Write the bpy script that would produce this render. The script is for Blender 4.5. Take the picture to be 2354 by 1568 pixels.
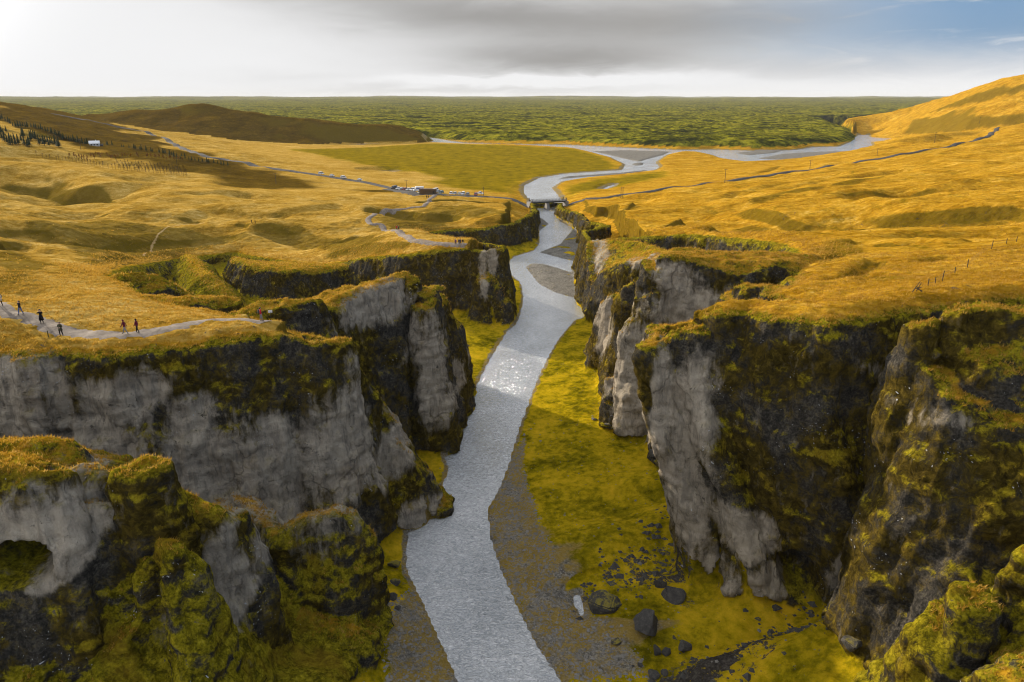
import bpy, bmesh, math, random
import numpy as np
from mathutils import Vector
from mathutils.bvhtree import BVHTree

for o in list(bpy.data.objects):
    bpy.data.objects.remove(o)
SC = bpy.context.scene
COL = SC.collection
random.seed(7)
RNG = np.random.default_rng(11)
R = math.radians

# ------------------------------------------------------------------ camera
CAM_H = 60.0                      # metres above the river
PITCH = R(18.49)
FOC = 1681.0                      # focal length for a frame 2354 wide
cam_data = bpy.data.cameras.new('camera')
cam = bpy.data.objects.new('camera', cam_data)
COL.objects.link(cam)
cam.location = (0, 0, CAM_H)
cam.rotation_euler = (R(90) - PITCH, 0, 0)
cam_data.sensor_width = 36.0
cam_data.lens = 36.0 * FOC / 2354.0
cam_data.clip_start = 0.5
cam_data.clip_end = 80000
SC.camera = cam

# ------------------------------------------------------------------ light
SUN_AZ = -46.0                    # degrees left of the view direction (+Y)
SUN_EL = 15.5
sd = Vector((math.sin(R(SUN_AZ)) * math.cos(R(SUN_EL)), math.cos(R(SUN_AZ)) * math.cos(R(SUN_EL)), math.sin(R(SUN_EL))))
sun_data = bpy.data.lights.new('sun', 'SUN')
sun_data.energy = 5.0
sun_data.angle = R(0.6)
sun_data.color = (1.0, 0.86, 0.66)
sun = bpy.data.objects.new('sun', sun_data)
COL.objects.link(sun)
sun.rotation_euler = sd.to_track_quat('Z', 'Y').to_euler()

SC.view_settings.view_transform = 'Standard'
SC.view_settings.look = 'None'
SC.view_settings.gamma = 1
SC.view_settings.exposure = 0.58
SC.view_settings.use_curve_mapping = False
SC.render.engine = 'CYCLES'
SC.cycles.use_denoising = True
SC.cycles.filter_width = 1.15
SC.cycles.max_bounces = 6
SC.cycles.diffuse_bounces = 3
SC.cycles.glossy_bounces = 3
SC.cycles.transmission_bounces = 2
SC.cycles.sample_clamp_indirect = 4

# ------------------------------------------------------------------ node helper
class G:
    def __init__(s, tree):
        s.t = tree
        s.n = tree.nodes
    def new(s, typ, **kw):
        n = s.n.new(typ)
        for k, v in kw.items():
            setattr(n, k, v)
        return n
    def put(s, sock, v):
        if hasattr(v, 'is_output'):
            s.t.links.new(v, sock)
        elif isinstance(v, (tuple, list)):
            sock.default_value = tuple(v) + (1.0,) if (len(v) == 3 and len(sock.default_value) == 4) else tuple(v)
        else:
            sock.default_value = v
    def m(s, op, a, b=0.0, c=None, clamp=False):
        n = s.new('ShaderNodeMath', operation=op, use_clamp=clamp)
        s.put(n.inputs[0], a); s.put(n.inputs[1], b)
        if c is not None: s.put(n.inputs[2], c)
        return n.outputs[0]
    def ss(s, x, lo, hi):
        n = s.new('ShaderNodeMapRange', interpolation_type='SMOOTHSTEP')
        s.put(n.inputs['Value'], x); s.put(n.inputs['From Min'], lo); s.put(n.inputs['From Max'], hi)
        return n.outputs[0]
    def lin(s, x, lo, hi, a=0.0, b=1.0):
        n = s.new('ShaderNodeMapRange')
        s.put(n.inputs['Value'], x); s.put(n.inputs['From Min'], lo); s.put(n.inputs['From Max'], hi)
        s.put(n.inputs['To Min'], a); s.put(n.inputs['To Max'], b)
        return n.outputs[0]
    def mix(s, f, a, b):
        n = s.new('ShaderNodeMix', data_type='RGBA')
        s.put(n.inputs[0], f); s.put(n.inputs[6], a); s.put(n.inputs[7], b)
        return n.outputs[2]
    def noise(s, vec, scale, detail=4.0, rough=0.55, dist=0.0):
        n = s.new('ShaderNodeTexNoise')
        s.put(n.inputs['Vector'], vec); s.put(n.inputs['Scale'], scale)
        s.put(n.inputs['Detail'], detail); s.put(n.inputs['Roughness'], rough); s.put(n.inputs['Distortion'], dist)
        return n.outputs['Fac']
    def vor(s, vec, scale, feature='F1', out='Distance'):
        n = s.new('ShaderNodeTexVoronoi', feature=feature)
        s.put(n.inputs['Vector'], vec); s.put(n.inputs['Scale'], scale)
        return n.outputs[out]
    def map(s, vec, sc=(1, 1, 1), rot=(0, 0, 0), loc=(0, 0, 0)):
        n = s.new('ShaderNodeMapping')
        s.put(n.inputs['Vector'], vec)
        n.inputs['Scale'].default_value = sc; n.inputs['Rotation'].default_value = rot; n.inputs['Location'].default_value = loc
        return n.outputs[0]
    def ramp(s, f, stops):
        n = s.new('ShaderNodeValToRGB')
        cr = n.color_ramp
        while len(cr.elements) < len(stops): cr.elements.new(0.5)
        for e, (p, c) in zip(cr.elements, stops):
            e.position = p; e.color = tuple(c) + (1.0,)
        s.put(n.inputs[0], f)
        return n.outputs[0]
    def attr(s, name):
        n = s.new('ShaderNodeAttribute', attribute_name=name)
        return n.outputs['Fac']
    def bump(s, h, strength=0.5, dist=0.2, normal=None):
        n = s.new('ShaderNodeBump')
        s.put(n.inputs['Height'], h); n.inputs['Strength'].default_value = strength; n.inputs['Distance'].default_value = dist
        if normal is not None: s.put(n.inputs['Normal'], normal)
        return n.outputs[0]

# ------------------------------------------------------------------ sky
world = bpy.data.worlds.new('World')
SC.world = world
world.use_nodes = True
g = G(world.node_tree)
g.n.clear()
wo = g.new('ShaderNodeOutputWorld'); bgd = g.new('ShaderNodeBackground')
g.t.links.new(bgd.outputs[0], wo.inputs[0])
tc = g.new('ShaderNodeTexCoord'); sep = g.new('ShaderNodeSeparateXYZ')
g.t.links.new(tc.outputs['Generated'], sep.inputs[0])
X, Y, Z = sep.outputs
AZ = g.m('MULTIPLY', g.m('ARCTAN2', X, Y), 57.2958)
EL = g.m('MULTIPLY', g.m('ARCSINE', Z), 57.2958)
def combine(a, b, c=0.0):
    n = g.new('ShaderNodeCombineXYZ'); g.put(n.inputs[0], a); g.put(n.inputs[1], b); g.put(n.inputs[2], c); return n.outputs[0]
AE = combine(g.m('MULTIPLY', AZ, 0.055), g.m('MULTIPLY', EL, 0.26))
n1 = g.noise(AE, 1.0, 5, 0.55, 0.4)
n2 = g.noise(combine(g.m('MULTIPLY', AZ, 0.16), g.m('MULTIPLY', EL, 0.75), 4.0), 1.0, 6, 0.6, 0.8)
WOB = g.m('MULTIPLY', g.m('SUBTRACT', n1, 0.5), 1.9)
AZw = g.m('ADD', AZ, g.m('MULTIPLY', WOB, 4.0)); ELw = g.m('ADD', EL, g.m('MULTIPLY', g.m('SUBTRACT', n2, 0.5), 1.6))
def blob(a0, e0, ra, re, amp):
    da = g.m('DIVIDE', g.m('SUBTRACT', AZw, a0), ra); de = g.m('DIVIDE', g.m('SUBTRACT', ELw, e0), re)
    q = g.m('ADD', g.m('MULTIPLY', da, da), g.m('MULTIPLY', de, de))
    return g.m('MULTIPLY', g.m('EXPONENT', g.m('MULTIPLY', q, -1.0)), amp)
grey = None
for b in ((3.0, 2.5, 10.5, 1.1, .55), (-4.5, 5.8, 10.5, 2.0, .52), (8.5, 4.8, 13.0, 2.0, .46), (-15.0, 7.4, 8.0, 1.5, .36),
          (20.0, 5.2, 12.0, 2.4, .34), (-13.0, 1.25, 7.0, 0.45, .13), (2.0, 1.2, 9.5, 0.34, -.40), (-4.0, 0.42, 12.0, 0.30, .24), (22.0, 1.9, 12.0, .8, .16)):
    v = blob(*b); grey = v if grey is None else g.m('ADD', grey, v)
grey = g.m('MINIMUM', g.m('MAXIMUM', grey, 0.0), 0.72)
# the cloud deck above the frame: unseen, made paler to brighten river and shade, brighter overhead as an overcast deck is
deck = g.m('MULTIPLY', g.ss(EL, 6.5, 14.0), g.lin(n1, 0.3, 0.75, 0.0, 0.26))
grey = g.m('MAXIMUM', grey, deck)  # deck: unseen paler cloud, there to brighten river and shade
cloud = g.mix(g.m('DIVIDE', grey, 0.72), (0.56, 0.56, 0.565), (0.225, 0.22, 0.213))
# clear sky on the right
bl = g.m('MULTIPLY', g.ss(AZw, 9.0, 31.0), g.ss(ELw, .5, 4.2))
bl = g.m('MULTIPLY', bl, g.lin(g.ss(EL, 18.0, 50.0), 0, 1, 1.0, 0.35))
bl = g.m('MULTIPLY', bl, g.lin(g.ss(n2, 0.52, 0.74), 0, 1, 1.0, 0.40))
sky = g.new('ShaderNodeTexSky', sky_type='NISHITA', sun_disc=False)
sky.sun_elevation = R(SUN_EL); sky.sun_rotation = R(SUN_AZ)
sky.air_density = 1.0; sky.dust_density = 0.6; sky.ozone_density = 1.6
skyc = g.mix(0.8, sky.outputs[0], (1.05, 2.0, 3.6))
# glow of the thin cloud round the sun, upper left
sv = g.new('ShaderNodeVectorMath', operation='DOT_PRODUCT')
g.t.links.new(tc.outputs['Generated'], sv.inputs[0]); sv.inputs[1].default_value = tuple(sd)
glow = g.m('POWER', g.m('MAXIMUM', sv.outputs['Value'], 0.0), 90.0)
up = g.lin(g.ss(EL, 7.0, 55.0), 0, 1, 1.0, 1.45)
cl10 = g.new('ShaderNodeVectorMath', operation='SCALE'); g.put(cl10.inputs[0], cloud)
g.put(cl10.inputs['Scale'], g.m('MULTIPLY', g.m('ADD', g.m('MULTIPLY', glow, 9.0), 1.0), g.m('MULTIPLY', up, 10.6)))
fin = g.mix(bl, cl10.outputs[0], skyc)
g.put(bgd.inputs['Color'], fin)
bgd.inputs['Strength'].default_value = 0.1

# ------------------------------------------------------------------ numbers
_perm = np.random.default_rng(3).permutation(256).astype(np.int32)
_perm = np.concatenate([_perm, _perm])
_grad = np.random.default_rng(5).normal(size=(256, 3)).astype(np.float32)
_grad /= np.linalg.norm(_grad, axis=1, keepdims=True)
def perlin(p):
    p = p.astype(np.float32)
    i = np.floor(p).astype(np.int32); f = p - i
    u = f * f * f * (f * (f * 6 - 15) + 10)
    i &= 255
    out = np.zeros(len(p), np.float32)
    for dx in (0, 1):
        wx = u[:, 0] if dx else 1 - u[:, 0]
        a = _perm[(i[:, 0] + dx) & 255]
        for dy in (0, 1):
            wy = u[:, 1] if dy else 1 - u[:, 1]
            b = _perm[(a + i[:, 1] + dy) & 255]
            for dz in (0, 1):
                wz = u[:, 2] if dz else 1 - u[:, 2]
                gr = _grad[_perm[(b + i[:, 2] + dz) & 255]]
                d = gr[:, 0] * (f[:, 0] - dx) + gr[:, 1] * (f[:, 1] - dy) + gr[:, 2] * (f[:, 2] - dz)
                out += d * wx * wy * wz
    return out * 1.5
def fbm(p, octaves=3, gain=0.5):
    s = np.zeros(len(p), np.float32); a = 1.0
    for k in range(octaves):
        s += a * perlin(p * (2.03 ** k) + 17.3 * k); a *= gain
    return s
def ridged(p, octaves=3, gain=0.5):
    s = np.zeros(len(p), np.float32); a = 1.0
    for k in range(octaves):
        s += a * (1 - 2.2 * np.abs(perlin(p * (2.03 ** k) + 31.7 * k))); a *= gain
    return s
def sstep(x, lo, hi):
    t = np.clip((x - lo) / (hi - lo), 0, 1)
    return t * t * (3 - 2 * t)
def xy3(x, y, s, z=0.0):
    return np.stack([x / s, y / s, np.full_like(x, z)], 1)
CP, SP = math.cos(PITCH), math.sin(PITCH)
def ray(u, v):
    dx = (u - 1177.0) / FOC; dy = (v - 784.0) / FOC
    return dx, CP - dy * SP, -SP - dy * CP
def P(u, v, z, *rest):            # where a sight line measured on the photograph meets the height z
    d = ray(u, v); t = (z - CAM_H) / d[2]
    return (d[0] * t, d[1] * t, z) + rest
def PY(u, v, y):                  # where it meets the distance y
    d = ray(u, v); t = y / d[1]
    return (d[0] * t, y, CAM_H + d[2] * t)

def edges_near(x, y, poly):       # distance to the outline and outline values at the nearest point
    best = np.full(len(x), 1e18); vals = None
    pa = np.array(poly, float)
    k = pa.shape[1] - 2
    vals = np.zeros((len(x), k))
    n = len(pa)
    for i in range(n):
        a = pa[i]; b = pa[(i + 1) % n]
        ex, ey = b[0] - a[0], b[1] - a[1]; L = ex * ex + ey * ey + 1e-9
        t = np.clip(((x - a[0]) * ex + (y - a[1]) * ey) / L, 0, 1)
        d = (x - a[0] - t * ex) ** 2 + (y - a[1] - t * ey) ** 2
        m = d < best
        best[m] = d[m]
        if k: vals[m] = a[2:] + t[m, None] * (b[2:] - a[2:])
    return np.sqrt(best), vals
def inside(x, y, poly):
    c = np.zeros(len(x), bool); n = len(poly)
    for i in range(n):
        ax, ay = poly[i][0], poly[i][1]; bx, by = poly[(i + 1) % n][0], poly[(i + 1) % n][1]
        if ay == by: continue
        m = (ay > y) != (by > y)
        c ^= m & (x < (bx - ax) * (y - ay) / (by - ay) + ax)
    return c
class TPS:
    def __init__(s, pts, reg=0.02):
        p = np.array(pts, float); s.c = p[:, :2] / 100.0
        n = len(p)
        K = s.k(s.c) + np.eye(n) * reg
        A = np.zeros((n + 3, n + 3)); A[:n, :n] = K; A[:n, n] = 1; A[:n, n + 1:] = s.c; A[n, :n] = 1; A[n + 1:, :n] = s.c.T
        s.w = np.linalg.solve(A, np.concatenate([p[:, 2], np.zeros(3)]))
    def k(s, q):
        d2 = ((q[:, None, :] - s.c[None]) ** 2).sum(-1) + 1e-12
        return 0.5 * d2 * np.log(d2)
    def __call__(s, x, y):
        q = np.stack([x, y], 1) / 100.0; out = np.empty(len(q))
        for i in range(0, len(q), 40000):
            b = q[i:i + 40000]
            out[i:i + 40000] = s.k(b) @ s.w[:-3] + s.w[-3] + b @ s.w[-2:]
        return out
# ------------------------------------------------------------------ terrain: measured outlines
# canyon rim, near left -> bridge -> near right: x, y, z of the rim and steepness of the wall below it
CANYON = [
    P(-500, 805, 33, 5), P(-200, 800, 33, 5), P(0, 792, 33, 5), P(60, 794, 33, 5), P(130, 787, 33, 5.5), P(260, 790, 33, 5), P(420, 777, 33, 5), P(560, 752, 33.5, 4.5),
    P(650, 748, 33, 5), P(720, 768, 32, 6), P(762, 768, 31.5, 7), (-24.5, 90.5, 30.5, 7), (-29.5, 94.5, 30, 5), (-37, 98.5, 31, 3.5),
    P(540, 722, 32, 2.4), P(400, 696, 31.5, 1.8), P(300, 666, 31, 1.6), P(240, 632, 29, 1.3), P(246, 618, 23, 1.0), P(285, 607, 15, 1.2), P(335, 601, 9, 1.4), P(400, 590, 6, 1.5),
    P(540, 574, 5.5, 1.6), P(620, 590, 6.2, 2.0), P(700, 597, 6.8, 2.4), P(745, 602, 7.5, 2.8), P(800, 595, 10, 3), P(850, 584, 14, 3.5), P(920, 580, 17.5, 4),
    P(1000, 567, 19.8, 6), P(1060, 565, 20.4, 8), P(1100, 564, 20.9, 9), P(1156, 563, 21.2, 10), (-3.5, 207, 20.5, 9), (-9, 224, 17.8, 4), (-20, 237, 15, 3), P(985, 553, 11, 2.5), P(945, 540, 8.5, 2), P(985, 529, 8.6, 2.5), P(1050, 521, 9.4, 3.5), P(1105, 521, 10, 4), P(1175, 506, 11.6, 5), P(1214, 490, 12, 5),
    P(1224, 478, 8.5, 4), P(1219, 466, 5.2, 3), P(1222, 459, 4.2, 3),
    P(1292, 462, 4.2, 3), P(1290, 470, 5.4, 3), P(1302, 477, 6.8, 5), P(1332, 483, 8.2, 6), P(1347, 492, 9.5, 6), P(1349, 505, 11.5, 5), P(1385, 506, 12.4, 4), P(1400, 513, 13.4, 4), P(1352, 525, 15, 5), P(1362, 545, 18.5, 6),
    P(1480, 536, 21.5, 3.5), P(1600, 532, 23.5, 3), P(1700, 541, 25.5, 2.6), P(1785, 548, 27.5, 2.0), P(1845, 565, 30, 1.5), P(1868, 600, 33, 1.4), P(1850, 640, 35, 1.5),
    P(1795, 664, 36, 2.5), (39, 89, 36.5, 3), (33, 86, 36, 5), (25, 85.5, 35, 6), (19.0, 86, 33.5, 12),
    P(1508, 774, 33.5, 12), P(1540, 748, 34.5, 6), P(1605, 735, 35.5, 4), P(1628, 712, 36.5, 4), P(1668, 694, 37.5, 4), P(1720, 694, 37.5, 4), P(1800, 708, 38, 4), P(1900, 712, 38.5, 4.5),
    P(2000, 706, 38.5, 5), P(2100, 690, 38.5, 5), P(2200, 672, 38.5, 4), P(2354, 664, 38.5, 3), P(2600, 655, 39, 3), (190, 95, 39, 3),
    (230, -30, 30, 3), (-230, -30, 30, 3)]

# rock masses standing inside the canyon: outline of the top with z and steepness, optional inner points
MASSES = {
    # left bank, near to far
    'block': dict(poly=[P(-300, 1075, 32, 5), P(-60, 1062, 32.5, 5), P(30, 1062, 32.4, 6), P(98, 1080, 31.6, 6), P(118, 1128, 28.6, 5), (-35.5, 55, 28.0, 5), (-40, 59, 31, 4), (-70, 58, 31, 4)]),
    'ridge': dict(poly=[P(138, 1130, 25.5, 4), P(165, 1095, 27.8, 4), P(192, 1064, 30.2, 5), P(212, 1088, 28.2, 5), P(245, 1116, 26.2, 4.5), P(290, 1112, 26.6, 5), P(328, 1056, 30.6, 6), P(352, 1090, 28.4, 5), P(388, 1130, 26.2, 6), P(470, 1148, 25, 6), P(538, 1180, 22.5, 6), P(572, 1240, 18.5, 4),
                        P(620, 1350, 11, 2.5), P(668, 1480, 4, 2.5), (-27.5, 63.5, 8, 3), (-31.5, 65, 18, 4), (-35.5, 64.5, 24, 4), (-42, 64.5, 27.5, 4), (-52, 64, 27, 4), (-58, 62, 27, 3)]),
    'knoll': dict(poly=[P(300, 1345, 20.5, 1.5), P(330, 1290, 23.2, 2), P(356, 1242, 26.2, 4), P(376, 1246, 26.0, 4), P(396, 1300, 22.8, 4), P(428, 1375, 17.5, 4), P(455, 1460, 12.5, 4), P(470, 1540, 9.0, 3.0), (-30.5, 49, 7.5, 1.3), (-34, 47.5, 10, 1.1), (-38, 49, 16, 1.1)]),
    'slope': dict(poly=[P(120, 1345, 20, .8), P(260, 1300, 20.5, 1), P(300, 1350, 19.5, 1), (-37, 47, 13, .8), (-44, 42, 13, .8), (-60, 46, 18, .8), (-60, 54, 20, .8)]),
    'toe': dict(poly=[(-36, 79, 15, 3), P(640, 1230, 15.5, 2.4), P(700, 1190, 17.0, 2.2), P(765, 1175, 17.6, 2.2), P(800, 1190, 16.4, 5), P(824, 1240, 13.5, 7), P(842, 1330, 9.0, 7), P(858, 1440, 3.6, 5), P(800, 1440, 6, 1.4), P(700, 1400, 8, 1.4), P(640, 1330, 11, 1.6)]),
    'spur': dict(poly=[P(790, 822, 26, 4), P(822, 850, 23.6, 4), P(878, 930, 17.5, 4), P(922, 1012, 12.6, 3.5), P(980, 1085, 6.2, 3), P(1008, 1150, 1.8, 2.5), (-12.5, 101, 2.0, 3), (-16, 100.5, 9, 3.5), (-20, 101, 17, 4), (-26, 100, 26, 4)]),
    'buttress': dict(poly=[P(735, 700, 29, 4), P(765, 690, 30, 5), P(800, 668, 30.5, 5), P(850, 652, 30.6, 5), P(935, 622, 31.2, 5), P(955, 640, 30.2, 7), P(974, 658, 28.8, 8), P(982, 700, 26.5, 8),
                           (-17.0, 128, 26, 6), (-19, 130, 29, 5), (-26, 122, 29, 5), (-31, 116, 29, 5), (-34, 108, 28, 4)]),
    'pier': dict(poly=[P(985, 700, 24, 5), P(1003, 668, 24.5, 7), P(1016, 690, 23.4, 7), P(1026, 722, 20.5, 7), P(1030, 760, 16.5, 6), (-12.2, 144, 17, 6), (-15, 147, 23, 4), (-22, 142, 24, 4)]),
    'far_pier': dict(poly=[P(1108, 640, 13, 4), P(1132, 630, 13.5, 5), P(1146, 655, 11, 6), P(1156, 690, 7, 5), (-3, 206, 9, 5), (-8, 208, 14, 5)]),
    'fin_a': dict(poly=[P(312, 690, 31, 3), P(420, 690, 30.8, 3), P(520, 688, 30.2, 4), P(528, 684, 30.2, 4), P(430, 680, 30.8, 4), P(312, 682, 31, 3)]),
    'fin_b': dict(poly=[P(560, 712, 31, 3), P(590, 697, 31.8, 4), P(640, 688, 32.3, 4), P(698, 684, 32.4, 4), P(702, 690, 31.5, 4), P(640, 696, 32.0, 3)]),
    'fin_c': dict(poly=[P(270, 628, 29, 2.5), P(320, 634, 28.4, 3), P(352, 650, 26.6, 3), P(405, 668, 24, 2.5), P(340, 626, 28.8, 3)]),
    'fin_d': dict(poly=[P(330, 660, 27, 3), P(380, 650, 27, 3), P(430, 672, 24.5, 3), P(380, 640, 27.6, 3)]),
    # right bank, near to far
    'dome': dict(poly=[P(2108, 764, 38.2, 6), P(2130, 735, 40.2, 6), P(2165, 718, 41.2, 6), P(2250, 703, 42, 6), P(2354, 706, 42, 6), P(2700, 712, 42, 5), (66, 48, 38, 3), P(2354, 960, 34, 2.2), P(2230, 900, 35.2, 3.2), P(2160, 830, 36.8, 4.5), P(2110, 800, 36.8, 6)]),
    'dome_foot': dict(poly=[P(2010, 1095, 22, 6), P(2060, 1020, 25, 4), P(2130, 1000, 27, 3), (52, 62, 26, 2), P(2330, 1180, 21, 2), P(2200, 1230, 17, 2), P(2060, 1200, 16, 5), P(1985, 1150, 18, 8)]),
    'corner': dict(poly=[P(2195, 1400, 23, 3), P(2226, 1345, 25.4, 5), P(2262, 1342, 25.2, 5), P(2300, 1330, 25.6, 5), P(2325, 1285, 27.6, 5), P(2354, 1268, 28.4, 5), P(2600, 1270, 28, 4), (55, 30, 24, 3), P(2354, 1490, 22.5, 3), P(2230, 1500, 18.5, 4)]),
    'corner_skirt': dict(poly=[P(2100, 1520, 12, 2), P(2150, 1465, 14, 2), P(2200, 1400, 18, 2), (40, 44, 18, 2), (40, 40, 14, 1.6), (35, 40, 10, 1.6)]),
    'brush_knob': dict(poly=[P(2335, 1550, 25.0, 2), P(2354, 1535, 25.6, 2), P(2450, 1520, 26, 2), (36, 28.5, 25, 2), (29, 28.5, 24, 2)]),
    'prow_rib': dict(poly=[P(1590, 850, 29, 5), P(1620, 810, 31.5, 4), P(1665, 786, 33, 4), P(1700, 800, 32.5, 5), P(1700, 830, 31, 5), (26, 79, 31, 4)]),
    'slab': dict(poly=[P(1508, 612, 32.2, 7), P(1516, 585, 34.2, 7), P(1545, 580, 34.5, 7), P(1600, 596, 33.6, 7), P(1660, 612, 32.8, 7), P(1690, 622, 32.4, 6), P(1740, 606, 33.4, 5), P(1790, 594, 34.0, 4), P(1830, 612, 33.2, 4), (54, 129, 33, 3), (46, 131.5, 33, 5), (35, 132, 33, 6), (27, 130, 33, 6)]),
    'slab_nose': dict(poly=[P(1504, 640, 30.2, 7), P(1482, 682, 27.0, 7), P(1459, 737, 22.6, 7), P(1436, 790, 18.0, 7), P(1416, 868, 11.0, 6), P(1412, 920, 7.0, 5), P(1440, 960, 3.5, 7), P(1500, 962, 3.4, 7), (31, 124, 12, 7), (31, 128, 31, 6)]),
    'rear_fin': dict(poly=[P(1450, 650, 25.5, 6), P(1466, 636, 26.8, 5), P(1490, 645, 26.5, 5), (28, 140, 26, 4), (25.5, 136, 24, 6), P(1436, 684, 21.2, 6), P(1427, 746, 14.5, 6), P(1411, 806, 7.6, 5)]),
    'third_fin': dict(poly=[P(1400, 690, 17.5, 6), P(1416, 670, 20, 6), P(1450, 660, 21.5, 5), (33, 158, 22, 4), (24, 152, 18, 6), P(1396, 740, 12, 6), P(1372, 796, 3.5, 4)]),
    'terrace': dict(poly=[P(1364, 556, 18.3, 6), P(1400, 549, 19.2, 6), P(1470, 556, 20.5, 4), P(1530, 575, 22, 3), (47, 186, 23, 3), (36, 178, 22, 4), P(1440, 598, 20, 5), P(1392, 620, 15.5, 5), P(1374, 660, 8.5, 5)]),
    'gully_fin': dict(poly=[P(1685, 668, 31, 3), P(1722, 652, 32.6, 4), P(1790, 660, 33.5, 3), (41, 106, 32, 3), (34, 107, 30, 3)]),
    'gully_spur': dict(poly=[P(430, 585, 8, 1.2), P(440, 585, 8.4, 1.4), P(480, 629, 8.6, 1.3), P(520, 662, 6.0, 1.3), P(562, 708, 2.4, 1.2), P(550, 712, 2.2, .9), P(506, 666, 5.5, .9), P(468, 632, 8.0, .9)]),
    'gully_crest': dict(poly=[P(540, 590, 8.5, 2), P(580, 609, 11, 3), P(610, 616, 10.6, 4), P(640, 619, 10.6, 4), P(680, 617, 10.8, 4), P(714, 624, 9.2, 4), (-52, 232, 8.5, 2), (-70, 236, 8, 1), (-86, 238, 8, 1)]),
    # far hill left of the valley
    'hill': dict(poly=[PY(200, 276, 1075) + (.25,), PY(300, 262, 1095) + (.28,), PY(412, 246, 1105) + (.4,), PY(424, 241, 1108) + (.5,), PY(470, 242, 1105) + (.4,), PY(540, 254, 1085) + (.36,), PY(610, 264, 1070) + (.36,), PY(700, 277, 1052) + (.42,),
                       PY(760, 283, 1042) + (.7,), PY(850, 289, 1040) + (1.0,), PY(935, 305, 1030) + (1.0,), PY(972, 320, 1020) + (.8,), (-135, 1075, 14, .7), (-230, 1100, 22, .5), (-420, 1150, 38, .4), (-620, 1120, 36, .3)]),
    'hill_knob': dict(poly=[PY(560, 312, 1010) + (.25,), PY(640, 300, 1015) + (.3,), PY(700, 318, 1000) + (.3,)]),
}
LAND = [P(1000, 400, 2.2), P(700, 350, 2.6), P(1200, 440, 2.6), P(1300, 360, 2), P(1100, 345, 2), P(1500, 410, 2.4), P(1600, 388, 2.6), P(1380, 442, 3), P(1700, 385, 4), P(1150, 452, 3.4),
        P(1000, 445, 6), P(900, 432, 4.6), P(740, 400, 6.5), P(600, 378, 8.5), P(460, 350, 12.5), P(350, 310, 17), P(240, 284, 26), PY(0, 242, 930), PY(0, 300, 640), P(0, 380, 20), P(0, 450, 17), P(0, 522, 20), P(0, 600, 28), P(0, 680, 33),
        P(200, 330, 20), P(583, 513, 11.5), P(300, 400, 13.5), P(300, 470, 14), P(600, 450, 9.5), P(850, 470, 9), P(1000, 458, 8.2), P(1090, 480, 10.5), P(870, 500, 10.5), P(912, 530, 15.5), P(930, 543, 16.5), P(900, 560, 16), P(975, 557, 18), P(1040, 560, 19), P(1000, 500, 9.6), P(1120, 500, 10.5), P(560, 526, 9.8), P(400, 521, 10), P(250, 512, 10.4), P(90, 516, 13.5), P(700, 522, 9.4), P(850, 537, 12), P(700, 572, 5.4), P(400, 572, 7), P(120, 600, 20), P(100, 690, 33.5), P(600, 732, 34), P(300, 757, 33.3), P(60, 716, 34), P(-200, 700, 36), P(400, 430, 10.5), P(100, 430, 18), P(500, 410, 9), (-700, 700, 45), (-900, 1000, 70), (-500, 300, 30), (-300, 120, 37), (-160, 90, 34),
        PY(2354, 192, 1100), PY(2270, 203, 1160), PY(2200, 213, 1230), PY(2100, 240, 1320), PY(2000, 262, 1350), PY(1905, 268, 1360), PY(2060, 300, 1150), PY(2150, 300, 1000),
        P(2290, 300, 30), P(2240, 330, 25), P(2100, 345, 20), P(2015, 350, 12), P(1900, 372, 8), P(1700, 405, 7), P(1500, 442, 8), P(1350, 456, 5.5), P(1600, 460, 11.5), P(1900, 440, 19), P(2200, 420, 24), P(2354, 400, 28), P(1450, 478, 11.5),
        P(1600, 500, 18), P(1900, 520, 24), P(2200, 520, 29), P(2354, 560, 34), P(2000, 600, 34), P(2200, 630, 37), P(2354, 470, 31), P(1750, 500, 20.5), PY(2600, 250, 900), (600, 500, 55), (900, 1000, 95), (300, 150, 40), (400, 320, 42), (0, 1150, 2), (250, 1200, 2), (-100, 1000, 2)]
LAND += [c[:3] for c in CANYON[:-2]]
LAND += [(300, 1500, -12), (0, 1500, -12), (520, 1650, -12), (-300, 1500, -12), (-650, 1500, -8), (250, 1250, -6), (420, 1300, -6), (0, 1200, -6), (800, 1800, -5), (480, 1480, -8), (-500, 1700, -12)]
land_tps = TPS(LAND, 0.004)
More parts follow.
